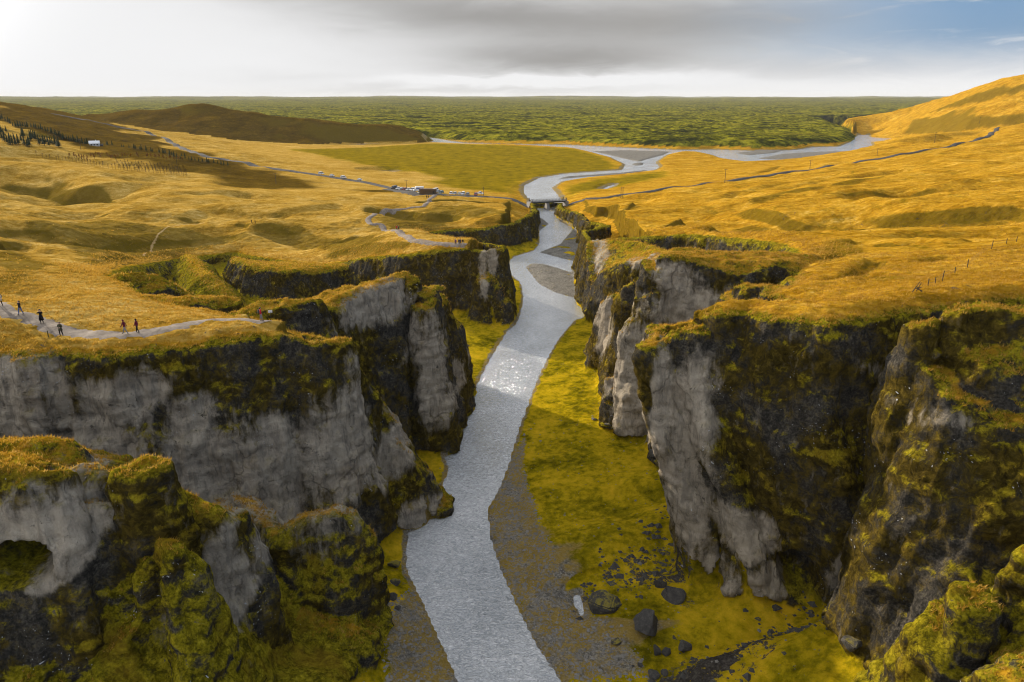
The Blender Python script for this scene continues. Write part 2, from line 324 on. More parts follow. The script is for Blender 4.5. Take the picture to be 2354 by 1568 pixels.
# hollows of the grassland: axis of the floor (z) and slope of the sides
HOLLOWS = [([P(500, 570, 4.0), P(400, 581, 3.5), P(300, 593, 5.5), P(180, 590, 10), P(60, 566, 12)], .45, 2.0),
           ([P(850, 566, 8), P(790, 580, 5.2), P(720, 578, 4.6), P(650, 562, 5), P(610, 545, 7)], .5, 1.6),
           ([P(1010, 538, 3.5), P(960, 534, 4), P(915, 520, 5), P(880, 510, 7)], .7, 1.5),
           ([P(1150, 515, 0), P(1090, 502, 1.5), P(1030, 495, 3), P(985, 487, 5)], .8, 1.5)]
WATER = [
    # canyon river and braided valley river in one outline
    [P(u, v, 0)[:2] for u, v in ((1222, 462), (1229, 490), (1232, 515), (1240, 545), (1240, 562), (1228, 576), (1182, 590), (1172, 600), (1174, 630), (1196, 648), (1205, 682), (1197, 722), (1184, 748), (1166, 762), (1150, 790),
      (1120, 838), (1098, 884), (1079, 912), (1076, 936), (1038, 952), (1030, 1000), (1018, 1035), (1032, 1078), (1006, 1150), (985, 1195), (938, 1225), (934, 1300), (950, 1340), (968, 1372), (988, 1420), (1020, 1490), (1055, 1568))] +
    [(-8.5, 48), (-14, 10), (14, 10), (10, 48)] +
    [P(u, v, 0)[:2] for u, v in ((1290, 1568), (1258, 1520), (1230, 1480), (1190, 1400), (1150, 1310), (1125, 1230), (1121, 1170), (1144, 1130), (1165, 1080), (1180, 1030), (1195, 980), (1215, 925), (1235, 870), (1265, 810), (1290, 770), (1322, 735),
      (1360, 727), (1377, 690), (1366, 640), (1357, 606), (1352, 560), (1344, 528), (1318, 524), (1288, 508), (1288, 480), (1292, 464), (1280, 445), (1268, 432), (1290, 418), (1350, 408), (1430, 401), (1500, 393), (1516, 384), (1506, 373),
      (1530, 357), (1548, 352), (1610, 352), (1640, 357), (1664, 366), (1720, 374), (1800, 372), (1880, 367), (1940, 361), (1988, 351), (2006, 341), (1999, 316), (1991, 300), (1976, 306), (1964, 323), (1930, 337), (1870, 338), (1830, 345),
      (1740, 347), (1640, 344), (1560, 345), (1400, 338), (1300, 333), (1150, 331), (1060, 328), (1010, 320), (984, 318), (974, 327), (1080, 334), (1200, 338), (1330, 345), (1352, 348), (1404, 362), (1438, 378), (1430, 391), (1300, 399), (1240, 409),
      (1206, 426), (1203, 440), (1213, 455))],
    [P(u, v, .4)[:2] for u, v in ((1319, 1362), (1330, 1358), (1339, 1380), (1345, 1410), (1334, 1410), (1322, 1386))],
    [P(u, v, 2.3)[:2] for u, v in ((1380, 430), (1396, 421), (1412, 417), (1414, 419), (1398, 426))],
    [P(u, v, 2.3)[:2] for u, v in ((862, 392.5), (880, 389), (905, 387), (916, 388.5), (900, 391), (925, 393))],
]
BARS = [
    [P(u, v, 0)[:2] for u, v in ((1208, 614), (1222, 606), (1250, 607), (1285, 617), (1334, 634), (1347, 660), (1357, 688), (1316, 684), (1272, 671), (1238, 652))],
    [P(u, v, 0)[:2] for u, v in ((1240, 580), (1288, 561), (1306, 540), (1316, 529), (1347, 527), (1354, 560), (1358, 608), (1300, 596))],
    [P(u, v, 0)[:2] for u, v in ((1362, 348), (1440, 346), (1540, 349), (1526, 356), (1492, 365), (1470, 372), (1440, 366), (1402, 357))],
    [P(u, v, 0)[:2] for u, v in ((1452, 378), (1462, 374), (1480, 375), (1476, 380), (1460, 381))],
    [P(u, v, 0)[:2] for u, v in ((1282, 412), (1300, 406), (1360, 402), (1420, 398), (1486, 391), (1490, 393), (1420, 402), (1350, 406))],
    [P(u, v, 0)[:2] for u, v in ((1690, 352), (1740, 346), (1800, 346), (1780, 352), (1720, 357))],
    [P(u, v, 0)[:2] for u, v in ((1740, 365), (1800, 354), (1860, 350), (1940, 348), (1984, 348), (1960, 354), (1880, 361), (1800, 368))],
    [P(u, v, 0)[:2] for u, v in ((1120, 331.6), (1160, 332), (1230, 334), (1220, 336), (1150, 334.6))],
    [P(u, v, 0)[:2] for u, v in ((1231, 494), (1250, 505), (1262, 515), (1240, 530), (1233, 530))],
    [P(u, v, 0)[:2] for u, v in ((1258, 482), (1276, 478), (1284, 481), (1268, 486))],
]
GRAVEL = [
    [P(u, v, 0.4)[:2] for u, v in ((1215, 985), (1165, 1066), (1150, 1100), (1118, 1168), (1121, 1230), (1146, 1310), (1186, 1400), (1226, 1480), (1286, 1568), (1500, 1568), (1480, 1520), (1430, 1450), (1335, 1395), (1292, 1330), (1276, 1270), (1248, 1200), (1222, 1130), (1206, 1060), (1212, 985))],
    [P(u, v, 0.4)[:2] for u, v in ((890, 1420), (950, 1340), (990, 1400), (1024, 1480), (1060, 1568), (1050, 1640), (880, 1640))],
    [P(u, v, 0.4)[:2] for u, v in ((1080, 912), (1102, 880), (1147, 792), (1158, 776), (1142, 775), (1120, 812), (1100, 850), (1090, 890))],
] + BARS[:2] + BARS[2:]
MEADOW = [P(u, v, 2)[:2] for u, v in ((640, 345), (975, 328), (1200, 338), (1335, 345), (1400, 360), (1438, 378), (1430, 392), (1300, 399), (1240, 409), (1204, 430), (1206, 456), (1130, 447), (1000, 436), (960, 420), (1000, 412), (930, 396), (840, 388), (760, 372), (690, 352))]
MEADOW2 = [P(u, v, 2)[:2] for u, v in ((1268, 432), (1350, 408), (1500, 393), (1540, 392), (1560, 408), (1440, 430), (1300, 458))]
LAVA = [P(u, v, 0)[:2] for u, v in ((930, 316), (985, 316), (1010, 319), (1060, 327), (1150, 330), (1300, 332), (1400, 337), (1560, 344), (1640, 343), (1740, 346), (1830, 344), (1872, 337), (1930, 336), (1963, 322), (1974, 306), (1930, 292), (1885, 270))] + \
       [(1200, 2100), (60000, 60000), (-60000, 60000), (-1500, 1500), (-800, 1150), (-420, 1090)]
for m in MASSES.values():
    m['tps'] = TPS([p[:3] for p in m['poly']], 0.03)
    pa = np.array([p[:2] for p in m['poly']]); hs = max(p[2] for p in m['poly'])
    smin = min(p[3] for p in m['poly'])
    pad = hs / smin + 12
    m['bb'] = (pa[:, 0].min() - pad, pa[:, 0].max() + pad, pa[:, 1].min() - pad, pa[:, 1].max() + pad)
MID = {k: i for i, k in enumerate(MASSES)}

def PL(u, v):                     # where a sight line meets the smooth lie of the land
    d = ray(u, v); t = np.geomspace(40, 1600, 900)
    k = np.argmax(CAM_H + d[2] * t < land_tps(d[0] * t, d[1] * t))
    return (d[0] * t[k], d[1] * t[k])
DITCHES = [([PL(u, v) for u, v in pts], dep, w) for pts, dep, w in (
    (((1690, 454), (1800, 438), (1900, 419), (2000, 403), (2080, 394)), 2.4, 4.0), (((1732, 402), (1770, 392), (1795, 384)), 2.0, 3.0), (((1560, 470), (1690, 452), (1800, 428), (1930, 404)), .9, 2.5),
    (((-20, 385), (80, 400), (180, 422), (260, 440)), 11.0, 18.0), (((-20, 428), (60, 438), (130, 446)), 6, 9.0), (((-10, 486), (200, 489), (430, 505), (560, 512)), .9, 2.0), (((200, 450), (330, 462), (450, 472)), 2.4, 8.0), (((560, 448), (640, 455), (720, 460)), 2.0, 8.0), (((480, 480), (560, 486), (640, 490)), 1.6, 5.0),
    (((1840, 505), (1980, 497), (2150, 490), (2354, 478)), 3.0, 12.0), (((1650, 508), (1740, 512), (1850, 520)), 2.5, 6.0), (((1990, 555), (2060, 560), (2100, 556)), 2.0, 3.5), (((1900, 470), (2050, 455), (2200, 450)), 2.2, 9.0), (((2100, 440), (2230, 432), (2380, 420)), 2.2, 9.0), (((2040, 345), (2140, 330), (2240, 318)), 4, 14), (((1960, 300), (2080, 292), (2200, 285), (2354, 272)), 7, 22), (((2080, 268), (2190, 244), (2280, 222), (2354, 212)), 7, 20),
    (((1870, 600), (1905, 590), (1935, 584)), 1.6, 1.6), (((1985, 560), (2020, 556), (2060, 557)), 1.6, 1.8), (((1950, 630), (1990, 610), (2010, 600)), 1.6, 1.8), (((1890, 640), (1910, 632)), 1.2, 1.2), (((1860, 570), (1880, 562)), 1.2, 1.5), (((1990, 640), (2010, 630)), 1.0, 1.2), (((1900, 540), (1960, 530)), 1.2, 2.0), (((2120, 600), (2180, 590)), .8, 1.5), (((2200, 560), (2260, 552)), .8, 1.6))]
SCARPS = [([PL(u, v) for u, v in pts], h, w) for pts, h, w in (
    (((1400, 470), (1480, 462), (1600, 462), (1720, 468), (1850, 478)), 2.6, 9), (((1470, 506), (1560, 493), (1650, 488), (1800, 498), (1950, 507)), 3.2, 8), (((1590, 540), (1650, 515), (1720, 505), (1800, 515), (1880, 526)), 3.0, 6),
    (((1900, 452), (2050, 440), (2200, 432), (2400, 420)), 3.0, 9), (((1850, 500), (2000, 492), (2200, 478), (2400, 466)), 3.4, 9), (((1980, 545), (2100, 535), (2250, 525), (2400, 515)), 2.0, 6), (((1960, 300), (2100, 290), (2250, 276), (2400, 262)), 9, 25), (((2020, 335), (2120, 318), (2240, 300)), 6, 16),
    (((-30, 384), (100, 398), (200, 418), (290, 442)), 6.5, 12), (((-30, 432), (80, 442), (200, 458), (330, 474)), 3.0, 8), (((260, 428), (420, 440), (560, 446), (700, 458)), 2.2, 7), (((480, 478), (640, 484), (800, 478)), 1.8, 6), (((-30, 486), (200, 490), (430, 505), (560, 512)), 1.4, 4),
    (((-30, 340), (100, 352), (240, 368), (360, 384)), 4, 12), (((-30, 300), (120, 312), (260, 330)), 5, 15), (((-30, 555), (60, 562), (140, 592)), 3.0, 5), (((-30, 640), (90, 655), (200, 690)), 1.2, 4))]
def wall_drop(d, s):              # fall of a wall at distance d outside its rim: rounded turf shoulder, then rock
    r = 1.6
    return np.where(d < r, 0.42 * d * d / r, 0.42 * r + (d - r) * s)

def smin(a, b, k):
    h = np.clip(0.5 + 0.5 * (b - a) / k, 0, 1)
    return b * (1 - h) + a * h - k * h * (1 - h)

def heights(x, y):
    """height of the ground, and what it is: 0 land, 1 canyon floor, 2 canyon wall, 10+ rock mass; height of the rim above."""
    N = len(x)
    wx = x.copy(); wy = y.copy()
    q = xy3(x, y, 9.0); q2 = xy3(x, y, 3.1)
    near = (y < 420).astype(float)
    ax = (0.9 * fbm(q, 2) + 0.40 * perlin(q2)) * near
    ay = (0.9 * fbm(q + 50, 2) + 0.40 * perlin(q2 + 50)) * near
    cx, cy = x + ax, y + ay
    land = land_tps(x, y)
    land = land - sstep(y, 1420, 2300) * 300
    far = sstep(y, 250, 600)
    land = land + (0.45 * fbm(xy3(x, y, 22.0), 3)) * (1 - 0.6 * far) + sstep(land, 4.5, 10) * (2.4 * ridged(xy3(x + .5 * y, (y - .2 * x) * 2.0, 85.0, 3.3), 2) * .7 + .8 * fbm(xy3(x, y, 15.0, 3.3), 2)) * sstep(y, 120, 260)
    land = land + sstep(land, 22, 45) * far * 5.0 * ridged(xy3(x * .6 + y * .3, y, 130.0, 8), 2) * .5
    for ax_, sl, k in HOLLOWS:
        best = np.full(N, 1e9)
        for a, b in zip(ax_[:-1], ax_[1:]):
            ex, ey = b[0] - a[0], b[1] - a[1]
            t = np.clip(((x - a[0]) * ex + (y - a[1]) * ey) / (ex * ex + ey * ey), 0, 1)
            d = np.hypot(x - a[0] - t * ex, y - a[1] - t * ey)
            best = np.minimum(best, a[2] + t * (b[2] - a[2]) + d * sl * np.clip(.35 + d / 14, 0, 1))
        best = best + 0.8 * fbm(xy3(x, y, 13.0, 2), 2)
        land = smin(land, best, k)
    for dp, dep, w in DITCHES:
        bb = np.array(dp); sel = (x > bb[:, 0].min() - 3 * w) & (x < bb[:, 0].max() + 3 * w) & (y > bb[:, 1].min() - 3 * w) & (y < bb[:, 1].max() + 3 * w)
        if not sel.any(): continue
        best = np.full(sel.sum(), 1e9); xs, ys = x[sel], y[sel]
        for a, b in zip(dp[:-1], dp[1:]):
            ex, ey = b[0] - a[0], b[1] - a[1]
            t = np.clip(((xs - a[0]) * ex + (ys - a[1]) * ey) / (ex * ex + ey * ey), 0, 1)
            best = np.minimum(best, np.hypot(xs - a[0] - t * ex, ys - a[1] - t * ey))
        best = best * (1 + .5 * perlin(xy3(xs, ys, w * 2.5, 6)))
        land[sel] -= dep * np.exp(-(best / w) ** 2)
    for dp, hh, w in SCARPS:
        bb = np.array(dp); sel = (x > bb[:, 0].min() - 8 * w) & (x < bb[:, 0].max() + 8 * w) & (y > bb[:, 1].min() - 8 * w) & (y < bb[:, 1].max() + 8 * w)
        if not sel.any(): continue
        xs, ys = x[sel], y[sel]; best = np.full(len(xs), 1e9); sg = np.zeros(len(xs)); en = np.zeros(len(xs)); n_ = len(dp) - 1
        for i, (a, b) in enumerate(zip(dp[:-1], dp[1:])):
            ex, ey = b[0] - a[0], b[1] - a[1]; tr = ((xs - a[0]) * ex + (ys - a[1]) * ey) / (ex * ex + ey * ey)
            t = np.clip(tr, 0, 1); d = np.hypot(xs - a[0] - t * ex, ys - a[1] - t * ey); k = d < best
            best[k] = d[k]; sg[k] = np.sign((a[1] + t * ey) - ys)[k]; en[k] = ((i + t) / n_)[k]
        s_ = best * sg + w * .7 * fbm(xy3(xs, ys, w * 4.0, 4), 2)
        land[sel] -= hh * sstep(s_, -.3 * w, 1.0 * w) * (1 - sstep(s_, 1.6 * w, 7 * w)) * sstep(en, 0, .12) * sstep(1 - en, 0, .12)
    # rolling lava country
    inl = np.zeros(N, bool); dl = np.zeros(N); fy = y > 800
    inl[fy] = inside(x[fy], y[fy], LAVA)
    dl[fy] = edges_near(x[fy], y[fy], LAVA)[0]
    dl = np.where(inl, dl, 0)
    land = np.where(inl, land + (np.minimum(land, -6) - land) * sstep(dl, 0, 22), land)
    lump = 2.6 * np.clip(ridged(xy3(x, y * 1.25, 34.0), 2), -1, 1.2) + 2.0 * np.abs(perlin(xy3(x, y * 1.4, 13.0))) + 4.5 * fbm(xy3(x, y, 260.0), 2)
    lava = 1.6 + 5.5 * sstep(dl, 0, 22) + lump * sstep(dl, 2, 40) + sstep(y, 2500, 9000) * 24 + sstep(y, 5000, 14000) * fbm(xy3(x, y, 2600.), 3) * 55
    is_lava = inl & (lava > land)
    H = np.where(inl, np.maximum(land, lava), land)
    kind = np.where(is_lava, 5, 0)
    top = H.copy()
    # canyon
    inc = np.zeros(N, bool); c = y < 430
    inc[c] = inside(cx[c], cy[c], CANYON)
    dr, val = np.full(N, 1e3), np.zeros((N, 2))
    a, b = edges_near(cx[c], cy[c], CANYON); dr[c] = a; val[c] = b
    rimz = val[:, 0]
    blend = sstep(dr, 0, 7) 
    H = np.where(~inc & c, rimz + (H - rimz) * blend - 0.55 * np.clip(1 - dr / 2.2, 0, 1) ** 2, H)
    # shore distance
    inw = np.zeros(N, bool); dw = np.full(N, 1e9)
    s = y < 1500
    for w in WATER:
        inw[s] |= inside(x[s], y[s], w); dw[s] = np.minimum(dw[s], edges_near(x[s], y[s], w)[0])
    ini = np.zeros(N, bool)
    for w in BARS:
        ini[s] |= inside(x[s], y[s], w); dw[s] = np.minimum(dw[s], edges_near(x[s], y[s], w)[0])
    wet = inw & ~ini
    dws = dw + (0.35 * perlin(xy3(x, y, 2.3)) + .3 * perlin(xy3(x, y, 7.0))) * np.clip(y / 120, .6, 3)
    # canyon floor
    fl = 0.10 + 0.55 * (1 - np.exp(-np.maximum(dws, 0) / 5.0)) + 0.9 * sstep(dws, 3, 16) + 0.18 * fbm(q2, 2) * sstep(dws, 0, 3)
    fl = fl + 2.2 * sstep(dws, 14, 40) * (y < 130)
    w_drop = wall_drop(dr, val[:, 1] * (1 + 0.28 * perlin(xy3(x, y, 6.0, 9.))))
    wall = rimz - w_drop - 0.55
    # ledges
    led = 1.0 * np.sin(wall * 0.9 + 3 * perlin(xy3(x, y, 16.0, 1.))) * sstep(w_drop, 2, 8)
    wall = wall + led * 0.5
    tal_h = (3.2 + 2.0 * perlin(xy3(x, y, 14.0, 5.))) * (1 - .75 * sstep(y, 118, 150))
    foot = (rimz - tal_h) / np.maximum(val[:, 1], .5)
    talus = np.where(rimz > 9, tal_h - 0.62 * (dr - foot), -9)
    talus = np.minimum(talus, tal_h + 0.3 * (foot - dr))
    fl = np.where(inc, np.maximum(fl, np.minimum(talus, 30) * sstep(dws, 0.0, 4)), fl)
    # rubble aprons on the right bank and moss slopes at lower left and lower right
    for (bx, by, bz, br, sl) in APRONS:
        fl = np.maximum(fl, (bz - sl * np.maximum(np.hypot(x - bx, y - by) - br, 0) + .5 * fbm(q2, 2)) * sstep(dws, 0, 3))
    Hc = np.maximum(wall, fl); kc = np.where(wall > fl, 2, 1)
    H = np.where(inc, Hc, H); kind = np.where(inc, kc, kind); top = np.where(inc, rimz, H)
    mx = x + ax * .8; my = y + ay * .8
    for k, m in MASSES.items():
        bb = m['bb']; sel = (x > bb[0]) & (x < bb[1]) & (y > bb[2]) & (y < bb[3])
        if not sel.any(): continue
        px, py = (mx[sel], my[sel]) if k != 'hill' else (x[sel] + 6 * perlin(xy3(x[sel], y[sel], 60.)), y[sel] + 6 * perlin(xy3(x[sel], y[sel], 60., 7)))
        ii = inside(px, py, m['poly']); d, v = edges_near(px, py, m['poly'])
        it = m['tps'](px, py)
        tz = np.where(ii, v[:, 0] + (it - v[:, 0]) * sstep(d, 0, 1.5) + 0.35 * sstep(d, 0, 2), v[:, 0])
        tz = tz + 0.5 * perlin(xy3(x[sel], y[sel], 2.7, 4)) * sstep(v[:, 1], 1.5, 3)
        if v[:, 1].max() < 1.2 and k.startswith('hill'):
            mh = np.where(ii, tz, v[:, 0] - v[:, 1] * d * (1 - .25 * np.clip(d / 160, 0, 1))) + 4.5 * fbm(xy3(x[sel], y[sel], 75., 2), 3) * np.clip((tz + 6) / 20, .3, 1)
        else:
            mh = np.where(ii, tz, tz - wall_drop(d, v[:, 1] * (1 + 0.25 * perlin(xy3(x[sel], y[sel], 5.0, 9.)))))
        hs = H[sel]; up = mh > hs
        H[sel] = np.where(up, mh, hs)
        kk = kind[sel]; kk[up] = 10 + MID[k]; kind[sel] = kk
        tt = top[sel]; tt[up] = np.where(ii, mh, v[:, 0])[up]; top[sel] = tt
    # water beds and banks
    bankz = np.maximum(0.12 + np.minimum(dws, 14) * np.where(y < 430, 0.35, 0.22) + .5 * np.maximum(dws - 14, 0), .1)
    H = np.where(~wet & (kind < 2) & ((dws < 14) | (y > 430)) & ~(inl & (dl > 6)), np.minimum(H, bankz), H)
    H = np.where(wet & (kind != 2) & (kind < 10), np.minimum(H, -0.15 - 0.25 * np.clip(dw, 0, 3)), H)
    ib = ini & (kind < 2)
    H = np.where(ib, np.minimum(0.12 + 0.16 * np.clip(dw, 0, 3.5), H + 9), H)
    kind = np.where(kind == 5, np.where(wet, 1, 5), kind)
    return H, kind, top, dr, dws, ini, inc
APRONS = [(20.5, 84, 9.0, 2.0, .52), (20.5, 77, 6.0, 1.5, .5), (24, 94, 6.5, 3, .42), (40, 58, 9.0, 4, .42), (47, 57, 13, 5, .45), (40, 70, 8, 5, .5), (58, 50, 16, 9, .5),
          (-36, 50, 9, 4, .5), (-50, 45, 14, 10, .4), (-45, 72, 8, 5, .4), (-30, 70, 5, 3, .5), (-22, 73, 6, 3, .6)]
# ------------------------------------------------------------------ terrain: meshes
def mk_mesh(name, v, faces):
    """faces: (n, k) vertex indices, k = 3 or 4"""
    me = bpy.data.meshes.new(name)
    n, k = faces.shape
    me.vertices.add(len(v)); me.vertices.foreach_set('co', np.ascontiguousarray(v, np.float32).ravel())
    me.loops.add(n * k); me.loops.foreach_set('vertex_index', np.ascontiguousarray(faces, np.int32).ravel())
    me.polygons.add(n); me.polygons.foreach_set('loop_start', np.arange(0, n * k, k, dtype=np.int32))
    me.polygons.foreach_set('use_smooth', np.ones(n, bool))
    me.update(calc_edges=True)
    return me
def grid_faces(nx, ny):
    i = np.arange(nx - 1)[None, :] + (np.arange(ny - 1) * nx)[:, None]
    return np.stack([i, i + 1, i + 1 + nx, i + nx], -1).reshape(-1, 4)

def voxel_chunk(x0, x1, y0, y1, step, voxel):
    nx = int((x1 - x0) / step) + 1; ny = int((y1 - y0) / step) + 1
    gx, gy = np.meshgrid(np.linspace(x0, x1, nx), np.linspace(y0, y1, ny))
    x = gx.ravel(); y = gy.ravel()
    H = heights(x, y)[0]
    v = np.stack([x, y, H], 1)
    f = grid_faces(nx, ny)
    base = np.array([[x0, y0], [x1, y0], [x1, y1], [x0, y1]])
    # closed body: border ring repeated at z = -5
    top = np.arange(nx); bot = top + (ny - 1) * nx; lef = np.arange(ny) * nx; rig = lef + nx - 1
    ring = np.concatenate([top, rig[1:], bot[::-1][1:], lef[::-1][1:-1]])
    n0 = len(v); nr = len(ring)
    rv = v[ring].copy(); rv[:, 2] = -5
    c = np.array([[(x0 + x1) / 2, (y0 + y1) / 2, -5]])
    v = np.concatenate([v, rv, c])
    a = ring; b = np.roll(ring, -1); a2 = n0 + np.arange(nr); b2 = np.roll(a2, -1)
    side = np.stack([b, a, a2, b2], 1)
    capt = np.stack([b2, a2, np.full(nr, n0 + nr), np.full(nr, n0 + nr)], 1)
    me = bpy.data.meshes.new('body')
    nq = len(f) + nr
    q = np.concatenate([f, side]); t = capt[:, :3]
    me.vertices.add(len(v)); me.vertices.foreach_set('co', v.astype(np.float32).ravel())
    me.loops.add(len(q) * 4 + nr * 3); me.loops.foreach_set('vertex_index', np.concatenate([q.ravel(), t.ravel()]).astype(np.int32))
    me.polygons.add(len(q) + nr)
    ls = np.concatenate([np.arange(len(q)) * 4, len(q) * 4 + np.arange(nr) * 3]).astype(np.int32)
    me.polygons.foreach_set('loop_start', ls)
    me.update(calc_edges=True); me.validate()
    ob = bpy.data.objects.new('body', me); COL.objects.link(ob)
    md = ob.modifiers.new('r', 'REMESH'); md.mode = 'VOXEL'; md.voxel_size = voxel; md.adaptivity = 0
    dg = bpy.context.evaluated_depsgraph_get()
    rm = bpy.data.meshes.new_from_object(ob.evaluated_get(dg))
    nv = len(rm.vertices); V = np.empty(nv * 3, np.float32); rm.vertices.foreach_get('co', V); V = V.reshape(-1, 3)
    NR = np.empty(nv * 3, np.float32); rm.vertices.foreach_get('normal', NR); NR = NR.reshape(-1, 3)
    F = np.empty(len(rm.loops), np.int32); rm.loops.foreach_get('vertex_index', F); F = F.reshape(-1, 4)
    bpy.data.objects.remove(ob); bpy.data.meshes.remove(me); bpy.data.meshes.remove(rm)
    return V.astype(np.float64), NR.astype(np.float64), F
def trim(V, NR, F, keep_v):
    k = keep_v[F].all(1); F = F[k]
    u, inv = np.unique(F, return_inverse=True)
    return V[u], NR[u], inv.reshape(-1, 4)

# bare pale rock seen on the faces: sight line, distance and size
BARE = []
def bare(u, v, y, ru, rv, amp=1.0, ry=11.0):
    p = PY(u, v, y); dep = (y * CP + (CAM_H - p[2]) * SP)
    BARE.append((p[0], p[1], p[2], ru * dep / FOC, ry, rv * dep / FOC, amp))
for b in ((130, 900, 82, 90, 110), (230, 1000, 81, 140, 90), (330, 880, 83, 90, 50), (560, 1090, 80, 170, 110), (770, 1070, 80, 100, 120), (620, 1190, 78, 60, 80), (805, 950, 82, 22, 110), (470, 1000, 81, 60, 80), (20, 860, 82, 30, 60),
          (80, 1200, 52, 150, 80), (130, 1280, 51, 60, 50), (465, 1330, 60, 72, 135, 1.1, 7.0), (545, 1290, 60, 38, 105, 1.0, 7.0),
          (880, 705, 113, 65, 52), (818, 720, 108, 42, 40), (935, 830, 108, 40, 90), (980, 880, 110, 40, 140), (1000, 970, 108, 25, 80), (915, 1020, 97, 60, 50), (960, 1180, 95, 40, 40),
          (1062, 660, 150, 14, 50), (1108, 620, 190, 10, 70), (1130, 590, 200, 8, 40), (1040, 850, 138, 20, 40),
          (1600, 950, 76, 55, 110), (1590, 1090, 74, 45, 100), (1608, 1250, 71, 50, 110), (1640, 1390, 69, 60, 80), (1725, 1260, 70, 75, 45), (1765, 1370, 69, 50, 50), (1512, 930, 80, 22, 130),
          (2010, 1330, 66, 55, 110), (2110, 930, 64, 40, 20, .5), (1600, 690, 127, 115, 62), (1470, 880, 123, 65, 130), (1535, 625, 127, 40, 30), (1400, 745, 152, 20, 60), (1378, 600, 217, 20, 60), (1452, 590, 190, 20, 18), (2130, 738, 82, 45, 32), (1335, 505, 360, 14, 25, .7), (1210, 540, 300, 10, 20, .5)):
    bare(*b)
BARE = np.array([b if len(b) == 7 else b for b in BARE])

HEATH_SHADE = [P(u, v, 10)[:2] for u, v in ((-30, 262), (60, 270), (200, 292), (300, 318), (400, 345), (480, 368), (600, 386), (760, 410), (880, 432), (850, 424), (700, 424), (560, 422), (480, 414), (400, 408), (300, 398), (200, 378), (90, 352), (-30, 338))]  # brown heath ground, with cloud shadow painted into its colour
OLIVE_SHADE = [[PL(u, v) for u, v in q] for q in (((50, 522), (150, 514), (250, 512), (400, 523), (560, 529), (574, 545), (510, 574), (430, 588), (340, 602), (240, 622), (200, 602), (130, 572), (80, 545)),  # hollows: olive growth and their shade, painted into the grass colour
    ((580, 527), (700, 522), (850, 540), (916, 562), (860, 574), (805, 586), (770, 592), (715, 578), (640, 556)), ((848, 507), (890, 497), (960, 497), (1010, 505), (1070, 530), (1010, 548), (940, 545), (885, 528)),
    ((940, 492), (1000, 480), (1080, 478), (1195, 500), (1100, 512), (1010, 500)), ((-30, 556), (60, 566), (140, 618), (70, 645), (-30, 650)), ((-30, 384), (100, 399), (290, 440), (190, 446), (60, 424), (-30, 412)), ((-30, 430), (70, 440), (160, 452), (40, 452), (-30, 446)),
    ((1640, 508), (1740, 502), (1850, 515), (1900, 535), (1760, 530)), ((1840, 512), (2000, 496), (2354, 470), (2354, 486), (2100, 505), (1950, 520)), ((1700, 470), (1850, 440), (2080, 396), (2085, 402), (1900, 440), (1760, 466)), ((1880, 560), (1960, 545), (2010, 560), (1940, 600), (1870, 620), (1850, 590)))]
SCREE = [[P(u, v, 4)[:2] for u, v in ((1368, 1318), (1400, 1260), (1480, 1215), (1570, 1175), (1575, 1260), (1480, 1300))], [P(u, v, 4)[:2] for u, v in ((1560, 1500), (1610, 1462), (1740, 1440), (1840, 1390), (1900, 1330), (1950, 1400), (1940, 1470), (1820, 1490), (1740, 1525), (1640, 1600), (1480, 1600), (1520, 1520))]]
